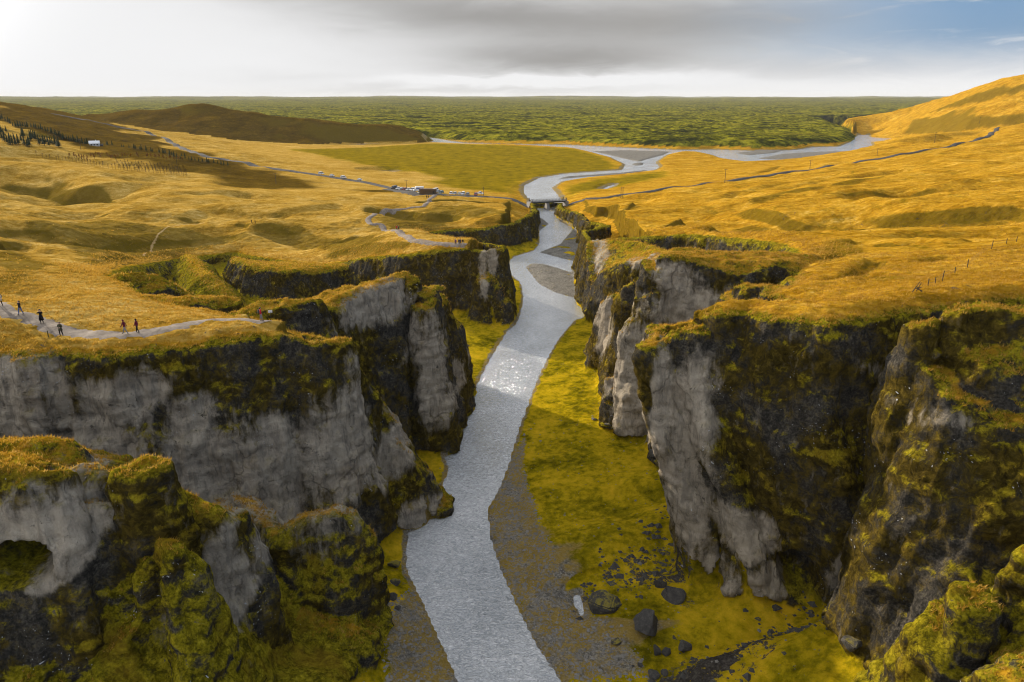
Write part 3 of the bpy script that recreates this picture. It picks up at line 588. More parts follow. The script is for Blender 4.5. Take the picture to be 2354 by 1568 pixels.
def paint(V, NR, kind, top, ini, inc, dws):
    """per-vertex ground cover: what grows or lies there, plus shade painted as colour"""
    x, y, z = V.T
    nz = NR[:, 2]
    at = {}
    brock = np.zeros(len(V))
    V0 = warp(V, np.zeros(len(V), int))
    w = V0 + np.stack([1.2 * fbm(V / 5.0, 2), 1.2 * fbm(V / 5.0 + 40, 2), 1.6 * fbm(V / 6.0 + 80, 2)], 1)
    near = y < 420
    for b in BARE:
        r2 = ((w[:, 0] - b[0]) / b[3]) ** 2 + ((w[:, 1] - b[1]) / b[4]) ** 2 + ((w[:, 2] - b[2]) / b[5]) ** 2
        brock = np.maximum(brock, b[6] * np.clip(1.30 - r2 * .56, 0, 1))
    cl = (kind == 2) | (kind >= 10) & (kind != 10 + MID['hill']) & (kind != 10 + MID['hill_knob'])
    at['bare'] = np.where(cl, np.maximum(brock, .16 * sstep(nz, .6, .2)), 0)
    hill = (kind == 10 + MID['hill']) | (kind == 10 + MID['hill_knob'])
    land = (kind == 0) | hill
    fl = kind == 1
    lav = kind == 5
    # turf: the grassland and the flat crests of the rocks
    crest = cl & (top - z < 1.5)
    at['gold'] = np.where(land, 1.0, np.where(crest, sstep(nz, .55, .92) * np.clip(1.3 - (top - z) * .8, 0, 1) * np.where(kind >= 10, .50, .72), 0.0))
    gm = np.where(inside(x, y, MEADOW) | inside(x, y, MEADOW2), 1.0, 0.0)
    dm = np.minimum(edges_near(x, y, MEADOW)[0], edges_near(x, y, MEADOW2)[0])
    gm = np.where(gm > .5, sstep(dm + 6 * fbm(xy3(x, y, 18.), 2), 0, 14), 0)
    at['green'] = np.where(fl, np.where((x < -16 - .03 * y) & (y > 98), .2, 1.0), np.where(land, gm, 0.0))
    gr = np.zeros(len(V))
    sel = (y < 1300)
    scr = np.zeros(len(V))
    for gp in SCREE:
        ii = inside(x, y, gp); d = edges_near(x, y, gp)[0]
        scr = np.maximum(scr, sstep(np.where(ii, d, -d) + 3.2 * fbm(xy3(x, y, 5.0, 3), 4), -3.0, 3.0))
    at['scree'] = np.where(fl, scr, 0)
    for k, gp in enumerate(GRAVEL):
        ii = inside(x[sel], y[sel], gp); d = edges_near(x[sel], y[sel], gp)[0]
        d = np.where(ii, d, -d)
        gr[sel] = np.maximum(gr[sel], sstep(d + (.9 * fbm(xy3(x[sel], y[sel], 3.0), 3)) * (1 if k < 5 else 2), -1.0, 1.8))
    edge = np.clip(1.2 - dws / np.where(y < 430, 1.1, 5.0), 0, 1) * (~inc | (y < 430))
    gr = np.maximum(gr, np.where(dws < 20, edge * .9, 0))
    gr = gr * np.where(ini & (y < 430), sstep(fbm(xy3(x, y, 9.0, 2), 2) + .9, .2, .7), 1)
    gr = gr * np.where(ini, 1.0, 1 - .42 * sstep(dws, 3.5, 9) * (y < 130))
    at['grav'] = np.where(fl | (land & ((dws < 9) | ini) & (y < 1300)), gr, 0)
    at['lava'] = np.where(lav, 1.0, 0.0)
    hp = inside(x, y, HEATH_SHADE); dh = edges_near(x, y, HEATH_SHADE)[0]
    at['heath_shade'] = np.where(hill, 1.0, np.where(land, sstep(np.where(hp, dh, -dh) + 26 * fbm(xy3(x, y, 60.), 4), -22, 26), 0))  # the hill's cloud shadow goes in as dark brown colour
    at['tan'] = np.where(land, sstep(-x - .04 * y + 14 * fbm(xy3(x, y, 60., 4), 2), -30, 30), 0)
    mm = np.zeros(len(V))
    for k, q in (('knoll', .50), ('slope', .55), ('toe', .28), ('ridge', .16), ('block', .1), ('corner', .36), ('corner_skirt', .45), ('gully_spur', .2), ('dome', -.05), ('dome_foot', -.05), ('spur', .05)): mm[kind == 10 + MID[k]] = q
    mm[(kind == 2) & (y < 130)] = .06
    mm[ini] = -.35
    at['mossy'] = mm
    ho = np.zeros(len(V)); ls = np.where(land & (y > 60) & (y < 700))[0]
    if len(ls):
        xs, ys = x[ls], y[ls]; wob = 3.5 * fbm(xy3(xs, ys, 14., 6), 3)
        for hpoly in OLIVE_SHADE:
            d = edges_near(xs, ys, hpoly)[0]; d = np.where(inside(xs, ys, hpoly), d, -d)
            ho[ls] = np.maximum(ho[ls], sstep(d + wob, -2.5, 4.5))
    at['olive_shade'] = ho  # olive growth plus painted hollow shade
    at['olive'] = np.where(land & (y > 405), gm, 0)
    at['steep_shade'] = np.where(land, sstep(nz, .955, .80) , 0)
    return at

def displace(V, NR, kind, near):
    nz = NR[:, 2]
    cl = ((kind == 2) | (kind >= 10)).astype(float)
    st = sstep(nz, .85, .45) * cl
    p = V
    ps = p / np.array([1, 1, 1.9])
    rock = 0.95 * fbm(ps / 7.5, 2) + 0.75 * ridged(ps / np.array([3.6, 3.6, 6.0]), 2) * .55 + 0.34 * fbm(p / 1.7 + 9, 2)
    # vertical flutes and horizontal beds
    rock += 0.28 * ridged(p / np.array([1.5, 1.5, 9.0]) + 3, 1) + 0.20 * perlin(p / np.array([7.0, 7.0, .9]))
    soft = 0.28 * fbm(p / 2.4, 2) + 0.16 * np.abs(perlin(p / .95)) 
    d = rock * st + soft * (1 - st) * np.where(cl > 0, 1.0, np.where(kind == 1, .35 + .45 * sstep(V[:, 2], .8, 2.5), .85))
    d = np.where((kind == 1) & (V[:, 2] < .35), 0.02 * d, d)
    return V + NR * (d * near)[:, None]

def warp(V, kind):
    """undercut of the big prow on the right bank, and hollows at the feet of the walls"""
    x, y, z = V.T
    rockm = (kind >= 2) & (kind != 5)
    w = sstep(x, 3, 9) * sstep(x, 46, 30) * sstep(y, 62, 68) * sstep(y, 104, 94)
    dx = 8.5 * sstep(z, 33, 3) * sstep(z, .5, 2.2) * w
    out = V.copy(); out[:, 0] += dx
    for (c, r, push) in CAVES:
        q = (V - c) / r
        k = np.clip(1 - (q * q).sum(1), 0, 1)
        out += rockm[:, None] * (np.array(push) * (np.sqrt(k) * sstep(k, 0, .25))[:, None])
    return out
CAVES = [(np.array(PY(1683, 1330, 70)), np.array([2.3, 8, 3.3]), (.6, 5.0, .5)), (np.array(PY(1722, 1420, 68.5)), np.array([1.3, 5, 1.2]), (0, 2.5, 0)),
         (np.array(PY(20, 1310, 49)), np.array([3.0, 8, 1.9]), (-.5, 8.0, .8)), (np.array(PY(185, 985, 81)), np.array([2.6, 6, 3.2]), (0, 1.2, 0))]

SEEDS = {  # plan positions that give each wall its name
    'left_near': [(-60, 82), (-20, 84), (-90, 82)], 'left_gully': [(-60, 115), (-60, 150), (-40, 150)], 'left_mid': [(-5, 200), (-30, 170)], 'left_far': [(3, 300), (-15, 255), (10, 380)],
    'right_near': [(25, 78), (60, 85), (90, 84)], 'right_gully': [(60, 115), (40, 105)], 'right_mid': [(60, 180), (30, 225)], 'right_far': [(30, 330), (28, 380)]}
SK = list(SEEDS)
PARENT_MASS = {'block': 'block', 'ridge': 'ridge', 'knoll': 'knoll', 'slope': 'knoll', 'toe': 'left_near', 'spur': 'spur', 'buttress': 'buttress', 'pier': 'pier', 'far_pier': 'left_mid', 'fin_a': 'fin_a', 'fin_b': 'fin_b', 'fin_c': 'fin_c', 'fin_d': 'fin_d', 'gully_spur': 'left_gully', 'gully_crest': 'left_gully',
               'dome': 'dome', 'dome_foot': 'dome', 'corner': 'corner', 'corner_skirt': 'corner', 'brush_knob': 'corner', 'prow_rib': 'right_near', 'slab': 'slab', 'slab_nose': 'slab', 'rear_fin': 'rear_fin', 'third_fin': 'third_fin', 'terrace': 'right_mid', 'gully_fin': 'right_gully'}
ORDER = ['plateau_left', 'plateau_right', 'canyon_floor', 'valley', 'lava', 'hill', 'gravel_bar'] + SK + sorted(set(PARENT_MASS.values()) - set(SK))
NAMES = {'plateau_left': 'plateau', 'plateau_right': 'plateau', 'canyon_floor': 'canyon_floor', 'valley': 'valley_meadow', 'lava': 'lava_field', 'hill': 'hill', 'gravel_bar': 'gravel_bar'}
def classify(V, kind, ini, dws):
    x, y, z = V.T
    lab = np.zeros(len(V), int)
    lab[(kind == 0) & (x > 10)] = 1
    lab[kind == 1] = 2
    val = (kind <= 1) & (y > 405) & (z < 4.6)
    lab[val] = 3
    lab[kind == 5] = 4
    lab[(kind == 10 + MID['hill']) | (kind == 10 + MID['hill_knob'])] = 5
    lab[ini & (kind < 2)] = 6
    w = np.where(kind == 2)[0]
    if len(w):
        best = np.full(len(w), 1e18)
        for k, pts in SEEDS.items():
            for s in pts:
                d = (x[w] - s[0]) ** 2 + (y[w] - s[1]) ** 2
                m = d < best; best[m] = d[m]; lab[w[m]] = ORDER.index(k)
    for k, i in MID.items():
        if k in PARENT_MASS: lab[kind == 10 + i] = ORDER.index(PARENT_MASS[k])
    return lab

PIECES = []
def emit(V, F, lab, at):
    fl = lab[F[:, 0]]
    for L in np.unique(fl):
        f = F[fl == L]
        u, inv = np.unique(f, return_inverse=True)
        PIECES.append((int(L), V[u], inv.reshape(-1, 4), {k: a[u] for k, a in at.items()}))

def do_chunk(x0, x1, y0, y1, ya, yb, step, voxel, fan):
    V, NR, F = voxel_chunk(x0, x1, y0, y1, step, voxel)
    keep = (V[:, 2] > -1.6) & (V[:, 1] > ya) & (V[:, 1] < yb) & (np.abs(V[:, 0]) < fan[0] + fan[1] * V[:, 1]) & (V[:, 0] > x0 + 1) & (V[:, 0] < x1 - 1) & (V[:, 1] > y0 + .8)
    V, NR, F = trim(V, NR, F, keep)
    H, kind, top, dr, dws, ini, inc = heights(V[:, 0], V[:, 1])
    lab = classify(V, kind, ini, dws)
    at = paint(V, NR, kind, top, ini, inc, dws)
    global CACHE
    CACHE.append((kind, top, dr))
    V2 = warp(displace(V, NR, kind, np.full(len(V), 1.0)), kind)
    emit(V2, F, lab, at)
    return V2, F
QUICK = False
CACHE = []
VA, FA = do_chunk(-118, 120, 26, 134, 20, 131.0, .5, .5 if QUICK else .34, (24, .82))
VB, FB = do_chunk(-250, 260, 127, 326, 130.2, 322.0, .8, 1.0 if QUICK else .72, (14, .77))
VB2, FB2 = do_chunk(-62, 84, 316, 436, 321.4, 430.0, .8, .8, (200, 1))
# beyond: a fan of rows that widen with distance
rows = [320.0]
while rows[-1] < 26000: rows.append(rows[-1] * (1.0062 if rows[-1] < 1400 else 1.012 if rows[-1] < 4000 else 1.03))
rows = np.array(rows); nx = 520
tt = np.linspace(-.82, .82, nx)
gy = np.repeat(rows[:, None], nx, 1); gx = tt[None] * (gy + 20)
x = gx.ravel(); y = gy.ravel()
H, kind, top, dr, dws, ini, inc = heights(x, y)
VC = np.stack([x, y, H], 1); FC = grid_faces(nx, len(rows))
e1 = VC[FC[:, 1]] - VC[FC[:, 0]]; e2 = VC[FC[:, 3]] - VC[FC[:, 0]]
fn = np.cross(e1, e2); fn /= np.linalg.norm(fn, axis=1, keepdims=True)
NC = np.zeros_like(VC)
for k in range(4): np.add.at(NC, FC[:, k], fn)
NC /= np.linalg.norm(NC, axis=1, keepdims=True) + 1e-9
lab = classify(VC, kind, ini, dws); at = paint(VC, NC, kind, top, ini, inc, dws)
hole = (np.abs(VC[:, 0] - 11) < 69.5) & (VC[:, 1] > 322) & (VC[:, 1] < 427)
FC = FC[~hole[FC].all(1)]
emit(VC, FC, lab, at)
# ------------------------------------------------------------------ ground materials
def mat(name):
    m = bpy.data.materials.new(name); m.use_nodes = True
    g = G(m.node_tree); b = m.node_tree.nodes['Principled BSDF']
    return m, g, b
def ground_material():
    m, g, b = mat('ground')
    geo = g.new('ShaderNodeNewGeometry'); pos = geo.outputs['Position']
    sp = g.new('ShaderNodeSeparateXYZ'); g.t.links.new(geo.outputs['Normal'], sp.inputs[0]); nz = sp.outputs[2]
    bare, gold, green, grav, lava = (g.attr(a) for a in ('bare', 'gold', 'green', 'grav', 'lava'))
    # noises
    nA = g.noise(pos, 0.16, 6, .62)                 # 6 m patches
    nB = g.noise(pos, 0.9, 6, .65)                  # metre patches
    nC = g.noise(pos, 4.5, 4, .6)                   # fine
    vert = g.map(pos, (1.3, 1.3, .16)); nV = g.noise(vert, 1.0, 5, .65)
    # --- bare rock: pale grey tuff, bedded, cracked and streaked
    wp = g.new('ShaderNodeVectorMath', operation='ADD'); nzv = g.new('ShaderNodeTexNoise'); g.put(nzv.inputs['Vector'], pos); nzv.inputs['Scale'].default_value = .5; nzv.inputs['Detail'].default_value = 4
    wsc = g.new('ShaderNodeVectorMath', operation='SCALE'); g.put(wsc.inputs[0], nzv.outputs['Color']); wsc.inputs['Scale'].default_value = 2.4
    g.put(wp.inputs[0], pos); g.put(wp.inputs[1], wsc.outputs[0]); wpos = wp.outputs[0]
    nR = g.noise(g.map(wpos, (.55, .55, .32)), 1.0, 10, .70)
    strata_or_ripple_light = g.noise(g.map(wpos, (.10, .10, 1.1)), 1.0, 5, .65)
    crack = g.vor(g.map(wpos, (.26, .26, .13)), 1.0, 'DISTANCE_TO_EDGE'); ck = g.m('SUBTRACT', 1.0, g.ss(crack, .0, .035))
    ck = g.m('MULTIPLY', ck, g.ss(nA, .42, .60))
    rf = g.m('ADD', g.m('MULTIPLY', nR, .55), g.m('ADD', g.m('MULTIPLY', nV, .25), g.m('MULTIPLY', strata_or_ripple_light, .20)))
    rock = g.ramp(rf, ((.32, (.10, .087, .07)), (.41, (.245, .212, .17)), (.50, (.37, .322, .258)), (.62, (.52, .455, .362))))
    rock = g.mix(g.m('MULTIPLY', g.ss(nA, .50, .68), .40), rock, (.33, .265, .195))
    rock = g.mix(g.m('MULTIPLY', g.ss(nV, .50, .64), .55), rock, (.13, .115, .098))
    rock = g.mix(g.m('MULTIPLY', ck, .38), rock, (.045, .040, .035))
    # --- dark lichen-stained rock
    nM = g.noise(wpos, 1.1, 9, .72)
    dark = g.ramp(g.m('ADD', g.m('MULTIPLY', nM, .6), g.m('MULTIPLY', nC, .4)), ((.34, (.014, .014, .013)), (.48, (.042, .039, .034)), (.58, (.10, .09, .076)), (.70, (.19, .17, .145))))
    brown = g.ramp(nM, ((.36, (.020, .015, .005)), (.50, (.060, .044, .009)), (.66, (.14, .098, .017))))
    cliff = g.mix(g.ss(g.m('ADD', nA, g.m('MULTIPLY', g.m('SUBTRACT', nM, .5), .6)), .38, .56), dark, brown)
    # --- moss
    moss = g.ramp(g.m('ADD', g.m('MULTIPLY', nM, .7), g.m('MULTIPLY', nC, .3)), ((.34, (.030, .026, .004)), (.45, (.090, .076, .006)), (.54, (.23, .19, .010)), (.66, (.45, .365, .022))))
    moss = g.mix(g.m('MULTIPLY', g.ss(nA, .50, .66), .5), moss, (.20, .12, .012))
    up = g.m('ADD', g.m('ADD', nz, g.attr('mossy')), g.m('ADD', g.m('MULTIPLY', g.m('SUBTRACT', nA, .5), 1.15), g.m('MULTIPLY', g.m('SUBTRACT', nM, .5), 1.6)))
    mossk = g.ss(up, .40, .80)
    bk = g.ss(g.m('ADD', bare, g.m('ADD', g.m('MULTIPLY', g.m('SUBTRACT', nR, .5), 1.5), g.m('MULTIPLY', g.m('SUBTRACT', nV, .5), 1.2))), .26, .92)
    cliff = g.mix(bk, cliff, rock)
    mossk = g.m('MULTIPLY', mossk, g.lin(bk, 0, 1, 1.0, .15))
    cliff = g.mix(mossk, cliff, moss)
    # wet glints painted on as clusters of small pale spots
    vs = g.vor(wpos, 2.3); cluster = g.noise(pos, .22, 3, .6)
    sz = g.lin(g.ss(cluster, .51, .66), 0, 1, -.03, .15)
    glint = g.m('LESS_THAN', g.m('ADD', vs, g.m('MULTIPLY', nM, .35)), g.m('ADD', sz, .17))
    glint = g.m('MULTIPLY', glint, g.m('MULTIPLY', g.ss(cluster, .51, .57), g.m('LESS_THAN', nz, .75)))
    cliff = g.mix(glint, cliff, (.46, .47, .49))
    # --- dry grass
    st1 = g.noise(g.map(pos, (.045, .085, .05), (0, 0, -.12)), 1.0, 7, .66, .8)
    st2 = g.noise(g.map(pos, (.22, .75, .3), (0, 0, -.15)), 1.0, 5, .65, .4)
    gf = g.m('ADD', g.m('MULTIPLY', st1, .34), g.m('ADD', g.m('MULTIPLY', st2, .30), g.m('MULTIPLY', g.noise(wpos, .8, 7, .75), .30)))
    grass = g.ramp(gf, ((.33, (.15, .076, .004)), (.43, (.33, .168, .008)), (.52, (.54, .305, .026)), (.61, (.74, .51, .14))))
    grass = g.mix(g.m('MULTIPLY', g.ss(g.m('ADD', nA, g.m('MULTIPLY', g.m('SUBTRACT', nB, .5), .4)), .54, .68), .55), grass, (.14, .105, .006))
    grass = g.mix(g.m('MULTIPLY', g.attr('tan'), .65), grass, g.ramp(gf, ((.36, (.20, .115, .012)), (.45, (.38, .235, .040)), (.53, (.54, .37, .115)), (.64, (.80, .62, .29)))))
    heath_shade = g.ramp(gf, ((.36, (.045, .028, .004)), (.48, (.10, .060, .006)), (.60, (.20, .125, .012))))  # brown of the heath, darkened for painted cloud shadow
    grass = g.mix(g.ss(g.m('ADD', g.attr('heath_shade'), g.m('MULTIPLY', g.m('SUBTRACT', st1, .5), .9)), .3, .75), grass, heath_shade)
    grass = g.mix(g.m('MULTIPLY', g.ss(g.m('ADD', g.attr('olive_shade'), g.m('MULTIPLY', g.m('SUBTRACT', nB, .5), .8)), .3, .8), .68), grass, g.ramp(g.m('ADD', g.m('MULTIPLY', nM, .5), g.m('MULTIPLY', st2, .5)), ((.36, (.045, .032, .004)), (.50, (.105, .074, .006)), (.62, (.19, .135, .012)))))  # darker olive mixed in, partly standing in for shade of the hollows
    steep_shade = g.m('MULTIPLY', g.ss(g.m('ADD', g.attr('steep_shade'), g.m('MULTIPLY', g.m('SUBTRACT', nB, .5), .5)), .15, .8), .80)  # steep turf coloured darker to deepen the shade of slopes and hollows
    grass = g.mix(steep_shade, grass, g.mix(nB, (.075, .050, .005), (.16, .115, .008)))
    gk = g.ss(g.m('ADD', gold, g.m('MULTIPLY', g.m('SUBTRACT', nB, .5), .9)), .38, .66)
    gk = g.m('MAXIMUM', gk, g.m('GREATER_THAN', gold, .97))
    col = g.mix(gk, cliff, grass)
    # --- green-yellow moss meadow
    mf = g.m('ADD', g.m('MULTIPLY', g.noise(pos, .11, 7, .7, .3), .62), g.m('MULTIPLY', nB, .38))
    mead = g.ramp(mf, ((.38, (.09, .078, .003)), (.46, (.22, .172, .004)), (.53, (.40, .285, .007)), (.62, (.58, .375, .014))))
    tuft = g.ss(g.m('ADD', nB, g.m('MULTIPLY', nC, .5)), .92, 1.02)
    mead = g.mix(g.m('MULTIPLY', tuft, .5), mead, (.10, .085, .006))
    mead = g.mix(g.m('MULTIPLY', g.attr('olive'), .62), mead, g.mix(g.noise(pos, .03, 6, .7), (.060, .050, .003), (.20, .125, .006)))
    col = g.mix(green, col, mead)
    scol = g.ramp(g.m('ADD', g.m('MULTIPLY', nM, .6), g.m('MULTIPLY', nC, .4)), ((.34, (.018, .016, .015)), (.50, (.050, .044, .038)), (.66, (.12, .105, .088))))
    smk = g.m('SUBTRACT', g.m('ADD', g.attr('scree'), g.m('MULTIPLY', g.m('SUBTRACT', nM, .5), 3.2)), g.m('MULTIPLY', g.m('SUBTRACT', nA, .5), 1.6))
    col = g.mix(g.ss(smk, .45, .68), col, scol)
    # --- gravel with moss in it
    peb = g.vor(pos, 5.0, 'F1', 'Color'); sc = g.new('ShaderNodeSeparateColor'); g.t.links.new(peb, sc.inputs[0])
    gcol = g.ramp(g.m('ADD', g.m('MULTIPLY', sc.outputs[0], .55), g.m('MULTIPLY', nB, .45)), ((.12, (.085, .080, .074)), (.5, (.19, .178, .155)), (.85, (.34, .32, .28))))
    gm = g.ss(g.m('ADD', g.m('MULTIPLY', g.attr('mossy'), .5), g.m('ADD', g.m('MULTIPLY', nA, .6), g.m('MULTIPLY', nB, .5))), .45, .60)
    gcol = g.mix(g.m('MULTIPLY', g.ss(g.noise(pos, .25, 5, .65), .46, .68), .55), gcol, (.085, .080, .074))
    gcol = g.mix(g.m('MULTIPLY', gm, .75), gcol, g.mix(nC, (.20, .13, .012), (.36, .235, .015)))
    vk = g.ss(g.m('ADD', grav, g.m('MULTIPLY', g.m('SUBTRACT', nB, .5), .9)), .36, .62)
    col = g.mix(vk, col, gcol)
    # --- lava country under moss
    lB = g.noise(pos, .06, 8, .74); lC = g.noise(g.map(pos, (1, 2.2, 1)), .006, 5, .65)
    lcol = g.ramp(g.m('ADD', g.m('MULTIPLY', lB, .8), g.m('MULTIPLY', lC, .25)), ((.40, (.014, .016, .004)), (.49, (.055, .056, .005)), (.56, (.17, .16, .011)), (.66, (.36, .31, .02))))
    lcol = g.mix(g.m('MULTIPLY', g.ss(lC, .54, .64), .55), lcol, g.mix(lB, (.02, .02, .006), (.17, .125, .016)))
    lcol = g.mix(g.m('MULTIPLY', g.ss(lC, .49, .38), .72), lcol, (.014, .017, .007))
    col = g.mix(lava, col, lcol)
    g.put(b.inputs['Base Color'], col)
    g.put(b.inputs['Roughness'], .95); b.inputs['Specular IOR Level'].default_value = 0.0
    h1 = g.bump(g.m('SUBTRACT', g.m('ADD', nR, g.m('ADD', g.m('MULTIPLY', nV, .5), g.m('MULTIPLY', strata_or_ripple_light, .5))), g.m('MULTIPLY', g.m('MULTIPLY', ck, g.ss(nz, .8, .5)), .35)), .8, .9)
    h2 = g.bump(nM, .8, .55, h1)
    h3 = g.bump(g.noise(pos, 7.0, 4, .7), .6, .10, h2)
    g.t.links.new(h3, b.inputs['Normal'])
    return m
M_GROUND = ground_material()
groups = {}
for L, v, f, at in PIECES:
    groups.setdefault(L, []).append((v, f, at))
TERR = {}
LABELS = {'plateau_left': 'golden dry grass plateau on the left bank', 'plateau_right': 'golden grass slopes on the right bank', 'canyon_floor': 'yellow green mossy canyon floor beside the river',
          'valley_meadow': 'flat green meadow beyond the car park', 'lava': 'dark green mossy lava field reaching to the horizon', 'hill': 'brown shaded grass hill left of the valley', 'gravel_bar': 'grey gravel bars in the river'}
for L, ps in groups.items():
    n0 = 0; vs = []; fs = []; ats = {}
    for v, f, at in ps:
        vs.append(v); fs.append(f + n0); n0 += len(v)
        for k, a in at.items(): ats.setdefault(k, []).append(a)
    key = ORDER[L]; nm = NAMES.get(key, 'cliff')
    me = mk_mesh(nm, np.concatenate(vs), np.concatenate(fs))
    for k, a in ats.items():
        me.attributes.new(k, 'FLOAT', 'POINT').data.foreach_set('value', np.concatenate(a).astype(np.float32))
    me.materials.append(M_GROUND)
    o = bpy.data.objects.new(nm, me); COL.objects.link(o)
    o['kind'] = 'structure'
    if key in LABELS: o['label'] = LABELS[key]
    TERR[key] = o
print('terrain quads', sum(len(o.data.polygons) for o in TERR.values()))
# ------------------------------------------------------------------ water
def water_material():
    m, g, b = mat('water')
    geo = g.new('ShaderNodeNewGeometry'); pos = geo.outputs['Position']
    flow = g.map(pos, (1.0, 1.45, 1.0), (0, 0, .12))
    a = g.noise(flow, 1.7, 7, .66, 1.4); c = g.noise(flow, 3.6, 4, .6, .6); big = g.noise(pos, .07, 4, .6, .5)
    strata_or_ripple_light = g.ramp(g.m('ADD', g.m('MULTIPLY', a, .85), g.m('MULTIPLY', big, .3)), ((.38, (.28, .31, .345)), (.56, (.52, .55, .585)), (.74, (.86, .875, .895))))  # light and dark of the ripples put into the base colour
    g.put(b.inputs['Base Color'], strata_or_ripple_light)
    b.inputs['IOR'].default_value = 1.33; b.inputs['Specular IOR Level'].default_value = .9; b.inputs['Metallic'].default_value = .60
    g.put(b.inputs['Roughness'], g.lin(big, .35, .65, .06, .15))
    rip = g.bump(a, .60, .62); rip = g.bump(c, .45, .2, rip)
    g.t.links.new(rip, b.inputs['Normal'])
    return m
M_WATER = water_material()
wx, wy = np.meshgrid(np.linspace(-260, 760, 60), np.linspace(12, 1250, 90))
me = mk_mesh('river', np.stack([wx.ravel(), wy.ravel(), np.zeros(wx.size)], 1), grid_faces(60, 90))
me.materials.append(M_WATER)
river = bpy.data.objects.new('river', me); COL.objects.link(river); river['kind'] = 'structure'

# ------------------------------------------------------------------ air
me = bpy.data.meshes.new('haze')
hb = bmesh.new(); bmesh.ops.create_cube(hb, size=1.0)
for q in hb.verts: q.co = (q.co.x * 60000, 13000 + q.co.y * 27000, 70 + q.co.z * 160)
hb.to_mesh(me); hb.free()
hm = bpy.data.materials.new('haze'); hm.use_nodes = True; hm.node_tree.nodes.clear()
ho = hm.node_tree.nodes.new('ShaderNodeOutputMaterial'); hv = hm.node_tree.nodes.new('ShaderNodeVolumePrincipled')
hv.inputs['Density'].default_value = 0.000022; hv.inputs['Color'].default_value = (.92, .94, .96, 1)
hm.node_tree.links.new(hv.outputs[0], ho.inputs['Volume']); me.materials.append(hm)
haze = bpy.data.objects.new('haze', me); COL.objects.link(haze); haze['kind'] = 'stuff'
# ------------------------------------------------------------------ placing helpers
bpy.context.view_layer.update()
DG = bpy.context.evaluated_depsgraph_get()
TN = {o.name for o in TERR.values()}
def gz(x, y):
    o = Vector((x, y, 200)); d = Vector((0, 0, -1))
    for _ in range(6):
        hit, loc, n, i, ob, mx = SC.ray_cast(DG, o, d)
        if not hit: return 0.0
        if ob.name in TN: return loc.z
        o = loc + d * .002
    return loc.z
def ground(u, v):                 # where a sight line meets the terrain
    d = Vector(ray(u, v)).normalized(); o = Vector((0, 0, CAM_H))
    for _ in range(6):
        hit, loc, n, i, ob, mx = SC.ray_cast(DG, o, d)
        if not hit: return Vector(P(u, v, 2)[:3])
        if ob.name in TN: return loc
        o = loc + d * .01
    return loc
_mats = {}
def plain(name, col, rough=.6, metal=0.0, spec=.4, vary=.25, scale=3.0):
    if name in _mats: return _mats[name]
    m, g, b = mat(name)
    tc = g.new('ShaderNodeTexCoord')
    n = g.noise(tc.outputs['Object'], scale, 4, .6)
    lo = tuple(c * (1 - vary) for c in col); hi = tuple(min(1, c * (1 + vary)) for c in col)
    g.put(b.inputs['Base Color'], g.mix(n, lo, hi))
    b.inputs['Roughness'].default_value = rough; b.inputs['Metallic'].default_value = metal; b.inputs['Specular IOR Level'].default_value = spec
    _mats[name] = m
    return m
def obj(name, me, parent=None, loc=None):
    o = bpy.data.objects.new(name, me); COL.objects.link(o)
    if parent is not None: o.parent = parent
    if loc is not None: o.location = loc
    return o
def thing(name, label, cat, loc=(0, 0, 0), rz=0.0, group=None, me=None):
    o = obj(name, me); o.location = loc; o.rotation_euler = (0, 0, rz)
    o['label'] = label; o['category'] = cat
    if group: o['group'] = group
    return o
def copy_tree(o, parent=None):
    c = o.copy(); COL.objects.link(c)
    if parent is not None: c.parent = parent
    for ch in list(o.children): copy_tree(ch, c)
    return c
